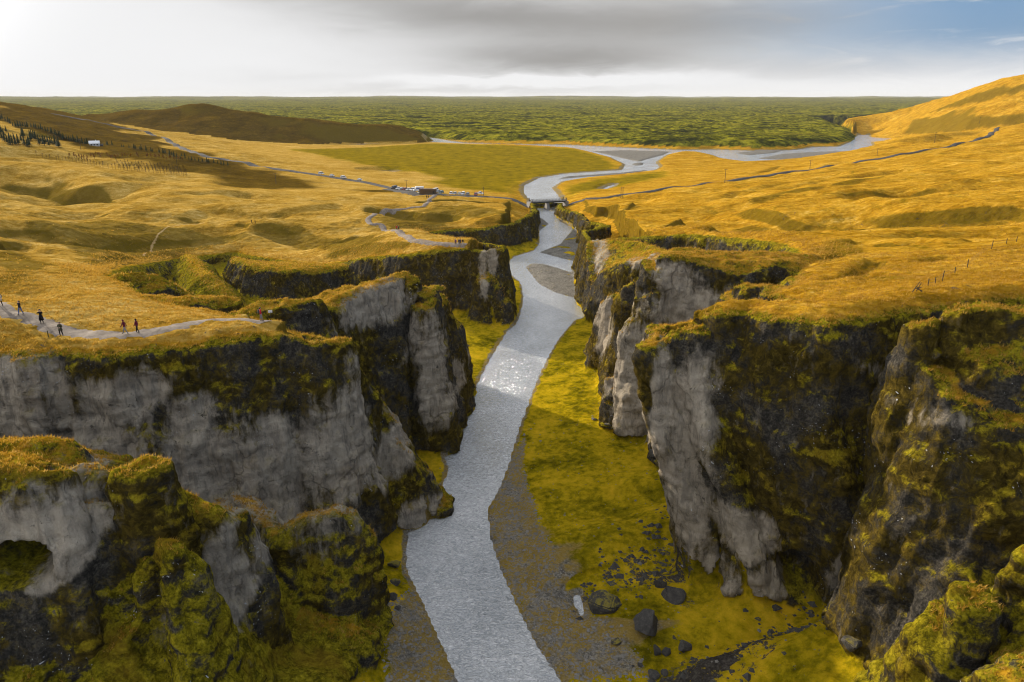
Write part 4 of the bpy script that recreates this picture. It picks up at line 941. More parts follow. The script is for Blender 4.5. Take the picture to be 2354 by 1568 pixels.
class MB:                         # collects simple solids into one mesh
    def __init__(s): s.bm = bmesh.new(); s.mi = 0
    def _fin(s, fs):
        for f in fs: f.material_index = s.mi
    def box(s, c, d, taper=1.0, rz=0.0):
        x, y, z = [k / 2 for k in d]
        ca, sa = math.cos(rz), math.sin(rz)
        vs = []
        for zz, t in ((-z, 1), (z, taper)):
            for xx, yy in ((-x, -y), (x, -y), (x, y), (-x, y)):
                a, b = xx * t, yy * t
                vs.append(s.bm.verts.new((c[0] + a * ca - b * sa, c[1] + a * sa + b * ca, c[2] + zz)))
        s._fin([s.bm.faces.new([vs[i] for i in q]) for q in ((3, 2, 1, 0), (4, 5, 6, 7), (0, 1, 5, 4), (1, 2, 6, 5), (2, 3, 7, 6), (3, 0, 4, 7))])
    def tube(s, a, b, r0, r1=None, n=8):
        a = Vector(a); b = Vector(b); r1 = r0 if r1 is None else r1
        q = (b - a).to_track_quat('Z', 'Y')
        A = [s.bm.verts.new(a + q @ Vector((r0 * math.cos(k * 6.2832 / n), r0 * math.sin(k * 6.2832 / n), 0))) for k in range(n)]
        B = [s.bm.verts.new(b + q @ Vector((r1 * math.cos(k * 6.2832 / n), r1 * math.sin(k * 6.2832 / n), 0))) for k in range(n)]
        s._fin([s.bm.faces.new((A[k], A[(k + 1) % n], B[(k + 1) % n], B[k])) for k in range(n)] + [s.bm.faces.new(A[::-1]), s.bm.faces.new(B)])
    def loft(s, rings, cap=True):
        R_ = [[s.bm.verts.new(p) for p in r] for r in rings]
        n = len(rings[0]); fs = []
        for a, b in zip(R_[:-1], R_[1:]):
            fs += [s.bm.faces.new((a[k], a[(k + 1) % n], b[(k + 1) % n], b[k])) for k in range(n)]
        if cap: fs += [s.bm.faces.new(R_[0][::-1]), s.bm.faces.new(R_[-1])]
        s._fin(fs)
    def mesh(s, name, *mats, smooth=False, bevel=0.0):
        bmesh.ops.recalc_face_normals(s.bm, faces=s.bm.faces[:])
        if bevel: bmesh.ops.bevel(s.bm, geom=s.bm.edges[:], offset=bevel, segments=1, affect='EDGES', clamp_overlap=True)
        me = bpy.data.meshes.new(name); s.bm.to_mesh(me); s.bm.free()
        for m in mats: me.materials.append(m)
        if smooth: me.polygons.foreach_set('use_smooth', np.ones(len(me.polygons), bool))
        return me
# ------------------------------------------------------------------ roads and paths
def spline(pts, step):
    p = np.array([(q[0], q[1]) for q in pts]); out = []
    for i in range(len(p) - 1):
        p0 = p[max(i - 1, 0)]; p1 = p[i]; p2 = p[i + 1]; p3 = p[min(i + 2, len(p) - 1)]
        n = max(2, int(np.linalg.norm(p2 - p1) / step))
        for t in np.arange(n) / n:
            out.append(.5 * ((2 * p1) + (-p0 + p2) * t + (2 * p0 - 5 * p1 + 4 * p2 - p3) * t * t + (-p0 + 3 * p1 - 3 * p2 + p3) * t ** 3))
    out.append(p[-1]); return np.array(out)
def ribbon(name, pix, width, step, lift, material, label, cross=5, wob=.0, fixed=None):
    pts = [ground(u, v) for u, v in pix] if fixed is None else fixed
    c = spline(pts, step)
    for _ in range(2): c[1:-1] = (c[:-2] + 2 * c[1:-1] + c[2:]) / 4
    t = np.gradient(c, axis=0); t /= np.linalg.norm(t, axis=1, keepdims=True) + 1e-9
    nrm = np.stack([-t[:, 1], t[:, 0]], 1)
    V = []
    for i in range(len(c)):
        w = width * (1 + wob * math.sin(i * 1.7) * .5 + wob * random.uniform(-.5, .5))
        row = [c[i] + nrm[i] * w * (k / (cross - 1) - .5) for k in range(cross)]
        V += [(q[0], q[1], gz(q[0], q[1])) for q in row]
    V = np.array(V).reshape(len(c), cross, 3)
    if len(c) > 4:
        Zs = V[:, :, 2]; sm = Zs.copy(); sm[1:-1] = (Zs[:-2] + Zs[1:-1] * 2 + Zs[2:]) / 4
        V[:, :, 2] = np.maximum(sm, Zs)
    V[:, :, 2] += lift
    V[:, 0, 2] -= lift * 1.6; V[:, -1, 2] -= lift * 1.6
    me = mk_mesh(name, V.reshape(-1, 3), grid_faces(cross, len(c)))
    me.materials.append(material)
    o = obj(name, me); o['kind'] = 'structure'; o['label'] = label
    return o, c
def track_mat(name, lo, hi, sc=1.4):
    m, g, b = mat(name)
    pos = g.new('ShaderNodeNewGeometry').outputs['Position']
    n = g.m('ADD', g.m('MULTIPLY', g.noise(pos, sc, 6, .7), .6), g.m('MULTIPLY', g.noise(pos, sc * .15, 3, .6), .4))
    g.put(b.inputs['Base Color'], g.mix(g.ss(n, .35, .65), lo, hi)); b.inputs['Roughness'].default_value = .9; b.inputs['Specular IOR Level'].default_value = .08
    g.t.links.new(g.bump(g.noise(pos, 6, 4, .7), .5, .05), b.inputs['Normal'])
    return m
M_ROAD = track_mat('road_gravel', (.045, .042, .040), (.095, .088, .080))
M_PATH = track_mat('path_gravel', (.13, .105, .085), (.27, .225, .185))
M_DIRT = track_mat('trail_dirt', (.26, .165, .06), (.44, .30, .12))
ROAD_L = ((120, 262), (170, 271), (240, 284.5), (300, 297), (345, 308), (390, 326), (430, 345), (470, 358), (520, 369), (580, 380), (640, 389.5), (700, 398), (760, 407), (830, 418), (880, 428.5), (925, 438), (980, 445), (1050, 450), (1110, 452.5), (1160, 456))
pl = [ground(u, v) for u, v in ROAD_L] + [Vector((11.0, 410.6, 4))]
ribbon('road', None, 8.0, 2.0, .45, M_ROAD, 'dark gravel road running from the left hills to the bridge', fixed=pl)
pr = [Vector((29.5, 416.2, 4))] + [ground(u, v) for u, v in ((1340, 462), (1385, 456), (1430, 449), (1500, 440), (1600, 427), (1700, 412), (1800, 398), (1900, 383), (1980, 371), (2060, 357), (2130, 344), (2195, 333), (2245, 322), (2278, 308), (2294, 293))]
ribbon('road', None, 6.0, 1.5, .5, M_ROAD, 'dark gravel road climbing the golden slope right of the bridge', fixed=pr)
ribbon('car_park', ((898, 435), (930, 440), (965, 445), (1000, 447), (1040, 449.5), (1080, 451), (1118, 453.5)), 15, 2.0, .4, M_ROAD, 'dark gravel car park strip beside the road')
ribbon('footpath', ((1005, 447), (990, 456), (987, 463), (978, 470), (960, 476.5), (935, 480), (905, 484), (880, 487.5), (862, 492), (850, 499), (846, 507), (856, 516), (880, 522.5), (905, 529), (922, 538), (945, 550), (975, 556.5), (1010, 560.5), (1045, 563), (1072, 564.5)), 3.0, .8, .26, M_PATH, 'grey footpath winding from the car park to the canyon rim', wob=.15)
ribbon('footpath', ((-60, 672), (0, 705), (50, 722), (98, 741), (142, 760), (200, 769), (280, 770), (340, 765), (400, 753), (460, 739), (520, 733), (580, 736), (612, 741)), 2.9, .5, .08, M_PATH, 'grey footpath along the near left rim', wob=.2)
ribbon('trail', ((330, 588), (348, 572), (358, 550), (372, 532), (410, 518), (470, 512)), .9, .8, .07, M_DIRT, 'pale worn trail crossing the grassy hollow', cross=3, wob=.4)
# ------------------------------------------------------------------ bridge
wood = plain('dark_timber', (.050, .040, .032), .8); conc = plain('concrete', (.20, .19, .18), .85); steel = plain('steel_beam', (.07, .075, .08), .6)
A = Vector((10.6, 409.6, 0)); B = Vector((29.4, 415.8, 0)); L = (B - A).length; rz = math.atan2(B.y - A.y, B.x - A.x)
br = thing('bridge', 'low single lane bridge with one pier over the river', 'bridge', ((A + B) / 2)[:], rz)
br.location.z = 0
b = MB(); b.box((0, 0, 4.55), (L + 1.5, 4.4, .35)); obj('deck', b.mesh('deck', steel), br)
for sy in (-1, 1):
    b = MB(); b.box((0, sy * 1.5, 4.1), (L, .35, .55)); obj('beam', b.mesh('beam', steel), br)
    b = MB()
    for k in range(11): b.box((-L / 2 + k * L / 10, sy * 2.1, 5.15), (.12, .12, .85))
    for z in (5.15, 5.5): b.box((0, sy * 2.1, z), (L, .07, .09))
    obj('railing', b.mesh('railing', wood), br)
    for sx in (-1, 1):
        b = MB(); b.box((sx * (L / 2 + .3), sy * 2.25, 5.5), (.35, .35, 1.6)); obj('end_post', b.mesh('end_post', wood), br)
b = MB(); b.box((-.3, 0, 1.7), (1.9, 4.6, 4.2), .62); b.box((-.3, 0, .3), (2.8, 5.4, 1.0), .8); obj('pier', b.mesh('pier', conc), br)
for sx in (-1, 1):
    b = MB(); b.box((sx * (L / 2 + .8), 0, 2.1), (1.8, 5.2, 4.4)); obj('abutment', b.mesh('abutment', conc), br)
# ------------------------------------------------------------------ vehicles
glass = plain('car_glass', (.02, .024, .03), .08, spec=.8, vary=.1); tyre = plain('tyre', (.02, .02, .02), .9); lampm = plain('head_lamp', (.7, .7, .68), .2); rim = plain('wheel_rim', (.35, .35, .36), .4, .6)
PAINT = {'white': (.78, .79, .80), 'silver': (.42, .44, .46), 'red': (.28, .015, .02), 'teal': (.03, .16, .24), 'dark': (.03, .03, .035), 'grey': (.22, .23, .25), 'cream': (.70, .66, .50)}
def paint_mat(c): return plain(c + '_paint', PAINT[c], .28, spec=.6, vary=.05)
def ring(x, w, z0, z1, r=.12):
    return [(x, -w + r, z0), (x, -w, z0 + r), (x, -w, z1 - r), (x, -w + r * 1.6, z1), (x, w - r * 1.6, z1), (x, w, z1 - r), (x, w, z0 + r), (x, w - r, z0)]
def wheel_parts(t, xs, y, r):
    for sx in xs:
        for sy in (-1, 1):
            b = MB(); b.tube((sx, sy * (y - .12), r), (sx, sy * (y + .09), r), r, n=12)
            w = obj('wheel', b.mesh('wheel', tyre), t)
            b = MB(); b.tube((sx, sy * (y + .08), r), (sx, sy * (y + .105), r), r * .6, n=10); obj('rim', b.mesh('rim', rim), w)
def car(kind, colour):
    t = obj('parked_car', None)
    pm = paint_mat(colour)
    L, W, hb, hr = {'hatch': (4.1, .86, .86, 1.48), 'suv': (4.6, .94, 1.05, 1.76), 'van': (5.2, .98, 1.15, 2.05), 'pickup': (5.2, .94, 1.05, 1.78)}[kind]
    b = MB()
    b.loft([ring(-L / 2, W * .90, .42, hb * .86), ring(-L / 2 + .25, W, .26, hb), ring(-L * .16, W, .22, hb), ring(L * .18, W, .22, hb), ring(L / 2 - .9, W, .24, hb * .94), ring(L / 2 - .2, W * .95, .30, hb * .82), ring(L / 2, W * .84, .40, hb * .70)])
    obj('body', b.mesh('body', pm, smooth=False), t)
    x0 = -L / 2 + (.25 if kind in ('suv', 'van') else .55); x1 = L * (.20 if kind != 'van' else .36); rr = .40
    if kind == 'pickup': x0 = -.35
    b = MB()
    b.loft([[(x0, -W * .92, hb), (x0, W * .92, hb), (x1 + .55, W * .92, hb * .97), (x1 + .55, -W * .92, hb * .97)], [(x0 + .25, -W * .76, hr - .1), (x0 + .25, W * .76, hr - .1), (x1 - .12, W * .76, hr - .1), (x1 - .12, -W * .76, hr - .1)]])
    obj('windows', b.mesh('windows', glass), t)
    b = MB(); b.loft([[(x0 + .18, -W * .78, hr - .13), (x0 + .18, W * .78, hr - .13), (x1 - .06, W * .78, hr - .13), (x1 - .06, -W * .78, hr - .13)], [(x0 + .35, -W * .70, hr), (x0 + .35, W * .70, hr), (x1 - .3, W * .70, hr), (x1 - .3, -W * .70, hr)]])
    for sy in (-1, 1):
        for xx in (x0 + .2, (x0 + x1) / 2): b.loft([[(xx - .06, sy * W * .925, hb), (xx + .10, sy * W * .925, hb), (xx + .10, sy * W * .86, hb), (xx - .06, sy * W * .86, hb)], [(xx + .14, sy * W * .775, hr - .1), (xx + .26, sy * W * .775, hr - .1), (xx + .26, sy * W * .70, hr - .1), (xx + .14, sy * W * .70, hr - .1)]])
    obj('roof', b.mesh('roof', pm), t)
    for sy in (-1, 1):
        b = MB(); b.box((L / 2 - .12, sy * W * .62, hb * .66), (.16, .36, .14)); obj('headlight', b.mesh('headlight', lampm), t)
    wheel_parts(t, (-L * .30, L * .31), W - .08, .33)
    return t
def camper():
    t = obj('camper_van', None); pm = paint_mat('white'); st = plain('blue_stripe', (.05, .10, .35), .4)
    b = MB(); b.box((-.7, 0, 1.75), (4.9, 2.2, 2.5)); obj('body', b.mesh('body', pm, bevel=.08), t)
    b = MB(); b.box((-.7, 0, 1.9), (4.6, 2.24, .45)); obj('stripe', b.mesh('stripe', st), t)
    b = MB(); b.loft([ring(1.8, 1.0, .4, 2.3), ring(2.4, 1.0, .4, 1.5), ring(3.1, .95, .4, 1.1), ring(3.2, .85, .5, .9)]); obj('cab', b.mesh('cab', pm), t)
    b = MB(); b.loft([[(2.12, -.9, 2.1), (2.12, .9, 2.1), (2.14, .9, 2.05), (2.14, -.9, 2.05)], [(2.5, -.9, 1.5), (2.5, .9, 1.5), (2.54, .9, 1.45), (2.54, -.9, 1.45)]]); obj('windscreen', b.mesh('windscreen', glass), t)
    wheel_parts(t, (-1.9, 2.2), .95, .36)
    return t
PROTO = {}
CARS = [  # u, v, kind, colour, turn, label
    (738.6, 402.2, 'suv', 'white', 'road', 'white car on the road, farthest from the car park'), (763.6, 406.8, 'hatch', 'white', 'road', 'small white car second along the road from the hills'),
    (789.7, 411, 'suv', 'white', 'road', 'white car third along the road from the hills'), (827.4, 416.6, 'hatch', 'white', 'road', 'white car on the road, the last before the car park'),
    (907, 436, 'van', 'dark', 'park', 'dark van at the left end of the parked row'), (915, 437, 'hatch', 'white', 'park', 'white hatchback parked against the dark van'),
    (922.5, 438, 'hatch', 'white', 'park', 'white car parked beside a dark red one, left of the utility pole'), (930, 438.6, 'hatch', 'red', 'park', 'dark red hatchback parked just left of the utility pole'),
    (938.5, 439.4, 'hatch', 'white', 'park', 'white car parked right of the utility pole'), (949, 440, 'suv', 'white', 'park', 'white car parked next to the camper van'),
    (966, 446, 'hatch', 'cream', 'park', 'small cream car standing in front of the camper van'),
    (1001, 442, 'van', 'white', 'park', 'white van parked right behind the brown shelter'), (1006.5, 444.5, 'hatch', 'silver', 'park', 'silver car between the white van and the teal car'), (1014.5, 445.6, 'hatch', 'teal', 'park', 'teal blue car right of the brown shelter'),
    (1037, 448, 'hatch', 'white', 'row', 'white car at the left end of the right hand row'), (1045.7, 448.6, 'hatch', 'silver', 'row', 'silver car second in the right hand row'), (1056, 449.2, 'hatch', 'cream', 'row', 'pale cream car third in the right hand row'),
    (1064.6, 449.6, 'suv', 'white', 'row', 'white car fourth in the right hand row'), (1075, 450, 'hatch', 'grey', 'row', 'grey car at the right end of the right hand row'),
    (1094, 451, 'suv', 'red', 'row', 'dark red car standing in front of the white pickup'), (1102, 448.4, 'pickup', 'white', 'side', 'big white pickup at the right end of the car park')]
for u, v, kind, colr, how, lab in CARS:
    key = (kind, colr)
    if key not in PROTO: PROTO[key] = car(kind, colr); o = PROTO[key]
    else: o = copy_tree(PROTO[key])
    p = ground(u, v); p.z = gz(p.x, p.y) + .46
    o.location = p
    o.rotation_euler = (0, 0, {'road': R(-38), 'park': R(-115), 'row': R(-100), 'side': R(-20)}[how] + random.uniform(-.12, .12))
    if how == 'road': o.name = 'car'
    o['label'] = lab; o['category'] = 'car'; o['group'] = 'cars on the road' if how == 'road' else 'cars parked beside the road'
o = camper(); p = ground(962, 441.5); o.location = (p.x, p.y, gz(p.x, p.y) + .3); o.rotation_euler = (0, 0, R(195)); o['label'] = 'white camper van with blue stripe beside the brown shelter'; o['category'] = 'camper van'
# ------------------------------------------------------------------ buildings
brown = plain('brown_boards', (.085, .052, .026), .85); brown2 = plain('brown_boards_light', (.12, .075, .038), .85)
p = ground(983, 447.5); sh = thing('shelter', 'brown boarded shelter building at the car park', 'shelter', (p.x, p.y + 2.0, gz(p.x, p.y) - .2), R(-6))
b = MB(); b.box((0, 0, 1.45), (9.0, 3.0, 2.9)); obj('wall', b.mesh('wall', brown), sh)
bm_ = MB(); bm_.box((0, 0, 0), (.26, .05, 2.85)); board = bm_.mesh('board', brown2)
for k in range(30): obj('board', board, sh, (-4.35 + k * .3, -1.53 - .012 * (k % 2), 1.45))
b = MB(); b.box((0, 0, 3.0), (9.5, 3.5, .22)); obj('roof', b.mesh('roof', brown), sh)
b = MB(); b.box((3.4, -1.56, 1.05), (.95, .06, 2.1)); obj('door', b.mesh('door', plain('dark_door', (.03, .025, .02))), sh)
white = plain('white_wall', (.62, .63, .64), .7); rfm = plain('white_roof', (.74, .75, .77), .5)
p = ground(218, 335.5); hs = thing('house', 'small white gabled house among the conifers', 'house', (p.x, p.y, gz(p.x, p.y) - .3), R(25))
b = MB(); b.box((0, 0, 1.5), (9, 7, 3.0)); b.loft([[(-4.5, -3.5, 3.0), (-4.5, 3.5, 3.0), (-4.5, 0, 5.2)], [(4.5, -3.5, 3.0), (4.5, 3.5, 3.0), (4.5, 0, 5.2)]]); obj('wall', b.mesh('wall', white), hs)
b = MB()
for sy in (-1, 1): b.loft([[(-5, sy * 4.1, 2.75), (-5, 0, 5.33), (-5, 0, 5.55), (-5, sy * 4.1, 2.97)], [(5, sy * 4.1, 2.75), (5, 0, 5.33), (5, 0, 5.55), (5, sy * 4.1, 2.97)]])
rf = obj('roof', b.mesh('roof', rfm), hs); b = MB(); b.box((1.5, .6, 5.7), (.7, .7, 1.2)); obj('chimney', b.mesh('chimney', white), rf)
wm = MB(); wm.box((0, 0, 0), (1.2, .1, 1.1)); wmesh = wm.mesh('window', glass)
for xx in (-2.6, 0, 2.6): obj('window', wmesh, hs, (xx, -3.52, 1.7))
hs.scale = (.82,) * 3
b = MB(); b.box((6.2, .5, 1.0), (2.6, 4, 2.0)); obj('annex', b.mesh('annex', plain('dark_shed', (.05, .045, .04))), hs)
# ------------------------------------------------------------------ poles, posts, signs
pole_m = plain('pole_wood', (.055, .042, .03), .9)
b = MB(); b.tube((0, 0, -.4), (0, 0, 8.2), .17, .12); PME = b.mesh('pole', pole_m)
b = MB(); b.box((0, 0, 7.7), (2.2, .14, .16)); CME = b.mesh('crossarm', pole_m)
b = MB()
for xx in (-.9, 0, .9): b.tube((xx, 0, 7.78), (xx, 0, 8.02), .06, n=6)
IME = b.mesh('insulator', conc)
for u, v, top, lab in ((934.6, 439, 415, 'utility pole among the left hand parked cars'), (1112, 452, 430, 'utility pole at the right end of the car park'), (634.7, 422.5, 398.8, 'lone utility pole on the dark grass left of the first car'),
                       (408, 386, 365, 'utility pole behind the sapling rows'), (186, 344, 321, 'utility pole just left of the white house'), (1427, 455.5, 433, 'left pole of the pair right of the bridge'), (1431.5, 455, 433, 'right pole of the pair right of the bridge'),
                       (1666, 420, 389.5, 'tall utility pole on the golden flat below the right hand road'), (1861.5, 388, 370, 'utility pole beside the braided river shallows'), (2016, 358, 341.7, 'utility pole next to the river mouth between the hills'),
                       (2148, 328.5, 305, 'utility pole on the slope behind the right hand road'), (2251, 285, 270, 'utility pole high on the far right hill')):
    p = ground(u, v); dep = p.y * CP + (CAM_H - p.z) * SP
    h = (v - top) * dep / FOC
    t = thing('utility_pole', lab, 'utility pole', (p.x, p.y, gz(p.x, p.y)), R(random.uniform(-30, 30)), 'utility poles along the valley')
    t.scale = (1, 1, max(.7, min(1.5, h / 8.0)))
    a = obj('pole', PME, t); c = obj('crossarm', CME, t); obj('insulator', IME, c)
fp = thing('fence', 'line of weathered wooden fence posts with wire climbing the right hand slope', 'fence')
FPOST = [(2133, 657, 1.25), (2150, 652, 1.15), (2166, 646, 1.9), (2195, 628, 1.2), (2223.6, 615, 1.7), (2279, 573, 2.1), (2313, 561, 1.5), (2336, 556, 1.4)]
tops = []
for u, v, h in FPOST:
    h *= .72; p = ground(u, v); b = MB(); b.tube((0, 0, -.3), (random.uniform(-.06, .06), random.uniform(-.06, .06), h), .06 if h < 1.6 else .085, n=7)
    obj('post', b.mesh('post', pole_m), fp, (p.x, p.y, p.z)); tops.append(Vector((p.x, p.y, p.z + h * .8)))
b = MB()
for a, c in zip(tops[:-1], tops[1:]):
    for dz in (0, -.4): b.tube(a + Vector((0, 0, dz)), c + Vector((0, 0, dz)), .012, n=4)
obj('wire', b.mesh('wire', steel), fp)
p = ground(2108, 670)
st = thing('broken_stile', 'collapsed timber fence end leaning near the cliff edge', 'stile', p[:]); st.scale = (.62,) * 3
for a, c in (((-.9, 0, -.2), (.35, .1, 1.9)), ((-.1, .2, -.2), (.55, 0, 1.7)), ((.9, 0, -.1), (-.2, .1, .9)), ((1.2, .3, 0), (-.1, -.2, .5)), ((-.3, .1, .5), (.9, .2, .8))):
    b = MB(); b.tube(a, c, .09, .07, n=6); obj('timber', b.mesh('timber', pole_m), st)
p = ground(111.5, 775); b = MB(); b.tube((0, 0, -.2), (0, 0, .85), .06, n=7)
thing('marker_post', 'short dark marker post at the near path edge', 'post', p[:], me=b.mesh('marker_post', plain('post_green', (.06, .06, .02))))
p = ground(622.6, 729.5); sg = thing('sign', 'small white sign board on a post beyond the man in red', 'sign', p[:], R(20))
b = MB(); b.tube((0, 0, -.2), (0, 0, .75), .04, n=6); obj('post', b.mesh('post', pole_m), sg)
b = MB(); b.box((0, 0, .86), (.55, .05, .36)); obj('board', b.mesh('board', plain('sign_white', (.8, .8, .8))), sg)
# ------------------------------------------------------------------ people
skin = plain('skin', (.50, .32, .24), .6)
CLOTH = {}
def cloth(name, c):
    return plain('cloth_' + name, c, .85, spec=.15, vary=.2, scale=9)
def person(label, loc, rz, jacket, legs, hairc, stride=.25, lean=0.0, arms='down', coat=0.0, hood=False, pack=None, scale=1.0, hat=None):
    """one continuous skinned body, standing at its own origin and facing +Y"""
    s = stride
    J = {}
    pts = []; rad = []; ed = []
    def v(p, r): pts.append(p); rad.append(r); return len(pts) - 1
    def e(a, b): ed.append((a, b))
    pel = v((0, 0, .95), .145); wai = v((0, lean * .25, 1.12), .135); che = v((0, lean * .6, 1.34), .165); nek = v((0, lean * .85, 1.50), .065); hd = v((0, lean * .95 + .02, 1.63), .105); tp = v((0, lean + .015, 1.74), .075)
    e(pel, wai); e(wai, che); e(che, nek); e(nek, hd); e(hd, tp)
    for sx in (-1, 1):
        f = s * sx
        hip = v((.10 * sx, 0, .88), .115); kn = v((.11 * sx, f * .55 + .03, .49), .075); an = v((.115 * sx, f - .03, .09), .050); toe = v((.125 * sx, f + .16, .045), .045)
        e(pel, hip); e(hip, kn); e(kn, an); e(an, toe)
        sh = v((.19 * sx, lean * .75, 1.42), .075); e(che, sh)
        if arms == 'up':
            el = v((.30 * sx, .16 + lean, 1.30), .055); wr = v((.10 * sx, .30 + lean, 1.56), .040); hn = v((.06 * sx, .30 + lean, 1.64), .042)
        elif arms == 'front':
            el = v((.27 * sx, .02 + lean * .6, 1.16), .058); wr = v((.12 * sx, .24 + lean * .6, 1.10), .042); hn = v((.04 * sx, .27 + lean * .6, 1.12), .042)
        else:
            el = v((.26 * sx, -f * .35 + lean * .5, 1.15), .056); wr = v((.27 * sx, -f * .6 + .08 + lean * .4, .92), .040); hn = v((.27 * sx, -f * .65 + .11 + lean * .4, .83), .045)
        e(sh, el); e(el, wr); e(wr, hn)
    me = bpy.data.meshes.new('skeleton'); me.from_pydata(pts, ed, [])
    ob = bpy.data.objects.new('skeleton', me); COL.objects.link(ob)
    sk = ob.modifiers.new('s', 'SKIN'); ob.modifiers.new('d', 'SUBSURF').levels = 1
    for i, r in enumerate(rad): me.skin_vertices[0].data[i].radius = (r, r * (.8 if i in (1, 2) else 1))
    me.skin_vertices[0].data[0].use_root = True
    ob.update_tag(); bpy.context.view_layer.update()
    body = bpy.data.meshes.new_from_object(ob.evaluated_get(bpy.context.evaluated_depsgraph_get())); body.name = 'person'
    bpy.data.objects.remove(ob); bpy.data.meshes.remove(me)
    body.materials.clear()
    for m in (skin, jacket, legs, plain('shoe', (.03, .025, .02), .7)): body.materials.append(m)
    for pl in body.polygons:
        c = pl.center
        armz = math.hypot(c.x, 0)
        hand = (arms == 'down' and armz > .2 and c.z < .90) or (arms == 'up' and c.z > 1.55 and c.y > .2 + lean) or (arms == 'front' and c.z < 1.2 and c.y > .22 + lean * .6 and c.z > 1.0)
        pl.material_index = 0 if (c.z > 1.53 or hand) else 3 if c.z < .12 else 2 if (c.z < .90 and armz < .24) else 1
        pl.use_smooth = True
    t = thing('person', label, 'person', loc, rz, me=body)
    t.scale = (scale,) * 3
    b = MB()   # hair or hood cap
    rings = []
    for k, (z, r) in enumerate(((1.55, .085), (1.62, .122), (1.70, .120), (1.77, .085), (1.80, .02))):
        rings.append([(r * math.cos(a * .7854), lean * .97 - (.03 if k < 3 else 0) + r * (.95 if not (math.sin(a * .7854) > .3 and k < 2) else .45) * math.sin(a * .7854), z) for a in range(8)])
    b.loft(rings); obj('hat' if hat else 'hair', b.mesh('hair', hat or hairc, smooth=True), t)
    if coat:   # skirt of a long coat or parka
        b = MB(); rings = []
        for z, rx, ry in ((1.02, .19, .15), (.90, .215, .175), (.90 - coat, .235 + coat * .12, .20 + coat * .15)):
            rings.append([(rx * math.cos(a * .5236), ry * math.sin(a * .5236) + s * .05, z) for a in range(12)])
        b.loft(rings); obj('coat', b.mesh('coat', jacket, smooth=True), t)
    if pack is not None:
        b = MB(); b.box((0, -.23 + lean * .5, 1.25), (.30, .20, .46), .85); obj('backpack', b.mesh('backpack', pack, bevel=.04), t)
    return t
hair_d = plain('dark_hair', (.02, .014, .01), .7); hair_b = plain('brown_hair', (.16, .09, .04), .7)
blk = cloth('black', (.012, .012, .015)); jean = cloth('jeans', (.06, .11, .28)); dkl = cloth('dark_leg', (.018, .018, .022)); olive = cloth('olive', (.06, .06, .035)); marn = cloth('maroon', (.13, .012, .03)); redj = cloth('red', (.42, .012, .03)); greyl = cloth('grey', (.20, .20, .22)); beige = cloth('beige', (.50, .42, .32)); navy = cloth('navy', (.03, .035, .09)); purple = cloth('purple', (.16, .06, .18)); charc = cloth('charcoal', (.05, .05, .055))
GP = 'walkers on the rim path'
def put(u, v, label, face, *a, **k):
    p = ground(u, v); p.z = gz(p.x, p.y) + .03
    return person(label, p[:], R(face), *a, **k)
put(48.6, 723.4, 'person in a dark jacket and blue jeans walking on the path', 160, blk, jean, hair_d, .22)['group'] = GP
put(97, 743.7, 'person in a long black coat holding both hands up to the face', 200, blk, dkl, hair_d, .06, arms='up', coat=.48)['group'] = GP
put(142, 773.4, 'person in an olive parka standing with hands joined at the path edge', 180, olive, dkl, hair_b, .09, arms='front', coat=.16)['group'] = GP
put(289, 768.4, 'person in a maroon jacket and grey trousers in a long stride', 90, marn, greyl, hair_d, .36, lean=.12, hat=marn)['group'] = GP
put(317, 766, 'person in a dark red jacket and black trousers behind the striding walker', 95, marn, blk, hair_d, .20, lean=.05, hat=blk)['group'] = GP
put(601, 738, 'person in a bright red jacket with a backpack where the path ends', -60, redj, greyl, hair_d, .12, pack=charc)['group'] = GP
put(3, 704, 'person in a beige coat cut by the left edge of the view', 180, beige, blk, hair_d, .1, coat=.2, pack=charc)['group'] = GP
GF = 'walkers on the far footpath'
put(912, 530, 'person in red, left of a pair on the winding footpath', 150, redj, blk, hair_d, .2)['group'] = GF
put(916.5, 531, 'person in dark clothes, right of a pair on the winding footpath', 150, charc, blk, hair_b, .2)['group'] = GF
put(1047.6, 563.4, 'person in purple and red, leftmost of the group at the far viewpoint', 170, purple, blk, hair_d, .15)['group'] = GF
put(1054.8, 563.2, 'person in grey, second from the left at the far viewpoint', 190, charc, greyl, hair_d, .12, scale=.92)['group'] = GF
put(1058.2, 563.0, 'person in navy, third from the left at the far viewpoint', 170, navy, dkl, hair_d, .15)['group'] = GF
put(1064, 563.6, 'person in black with light trousers, rightmost at the far viewpoint', 180, blk, beige, hair_d, .15)['group'] = GF
put(579, 514.6, 'dark figure striding, left of the pair out on the grass slope', 95, blk, blk, hair_d, .36, lean=.14)
put(587.3, 514.8, 'dark figure following, right of the pair out on the grass slope', 95, blk, blk, hair_d, .16, lean=.08)
put(981, 456.4, 'left of two dark figures on the path below the shelter', 170, blk, dkl, hair_d, .18)
put(984.8, 456.4, 'right of two dark figures on the path below the shelter', 170, navy, dkl, hair_d, .18)
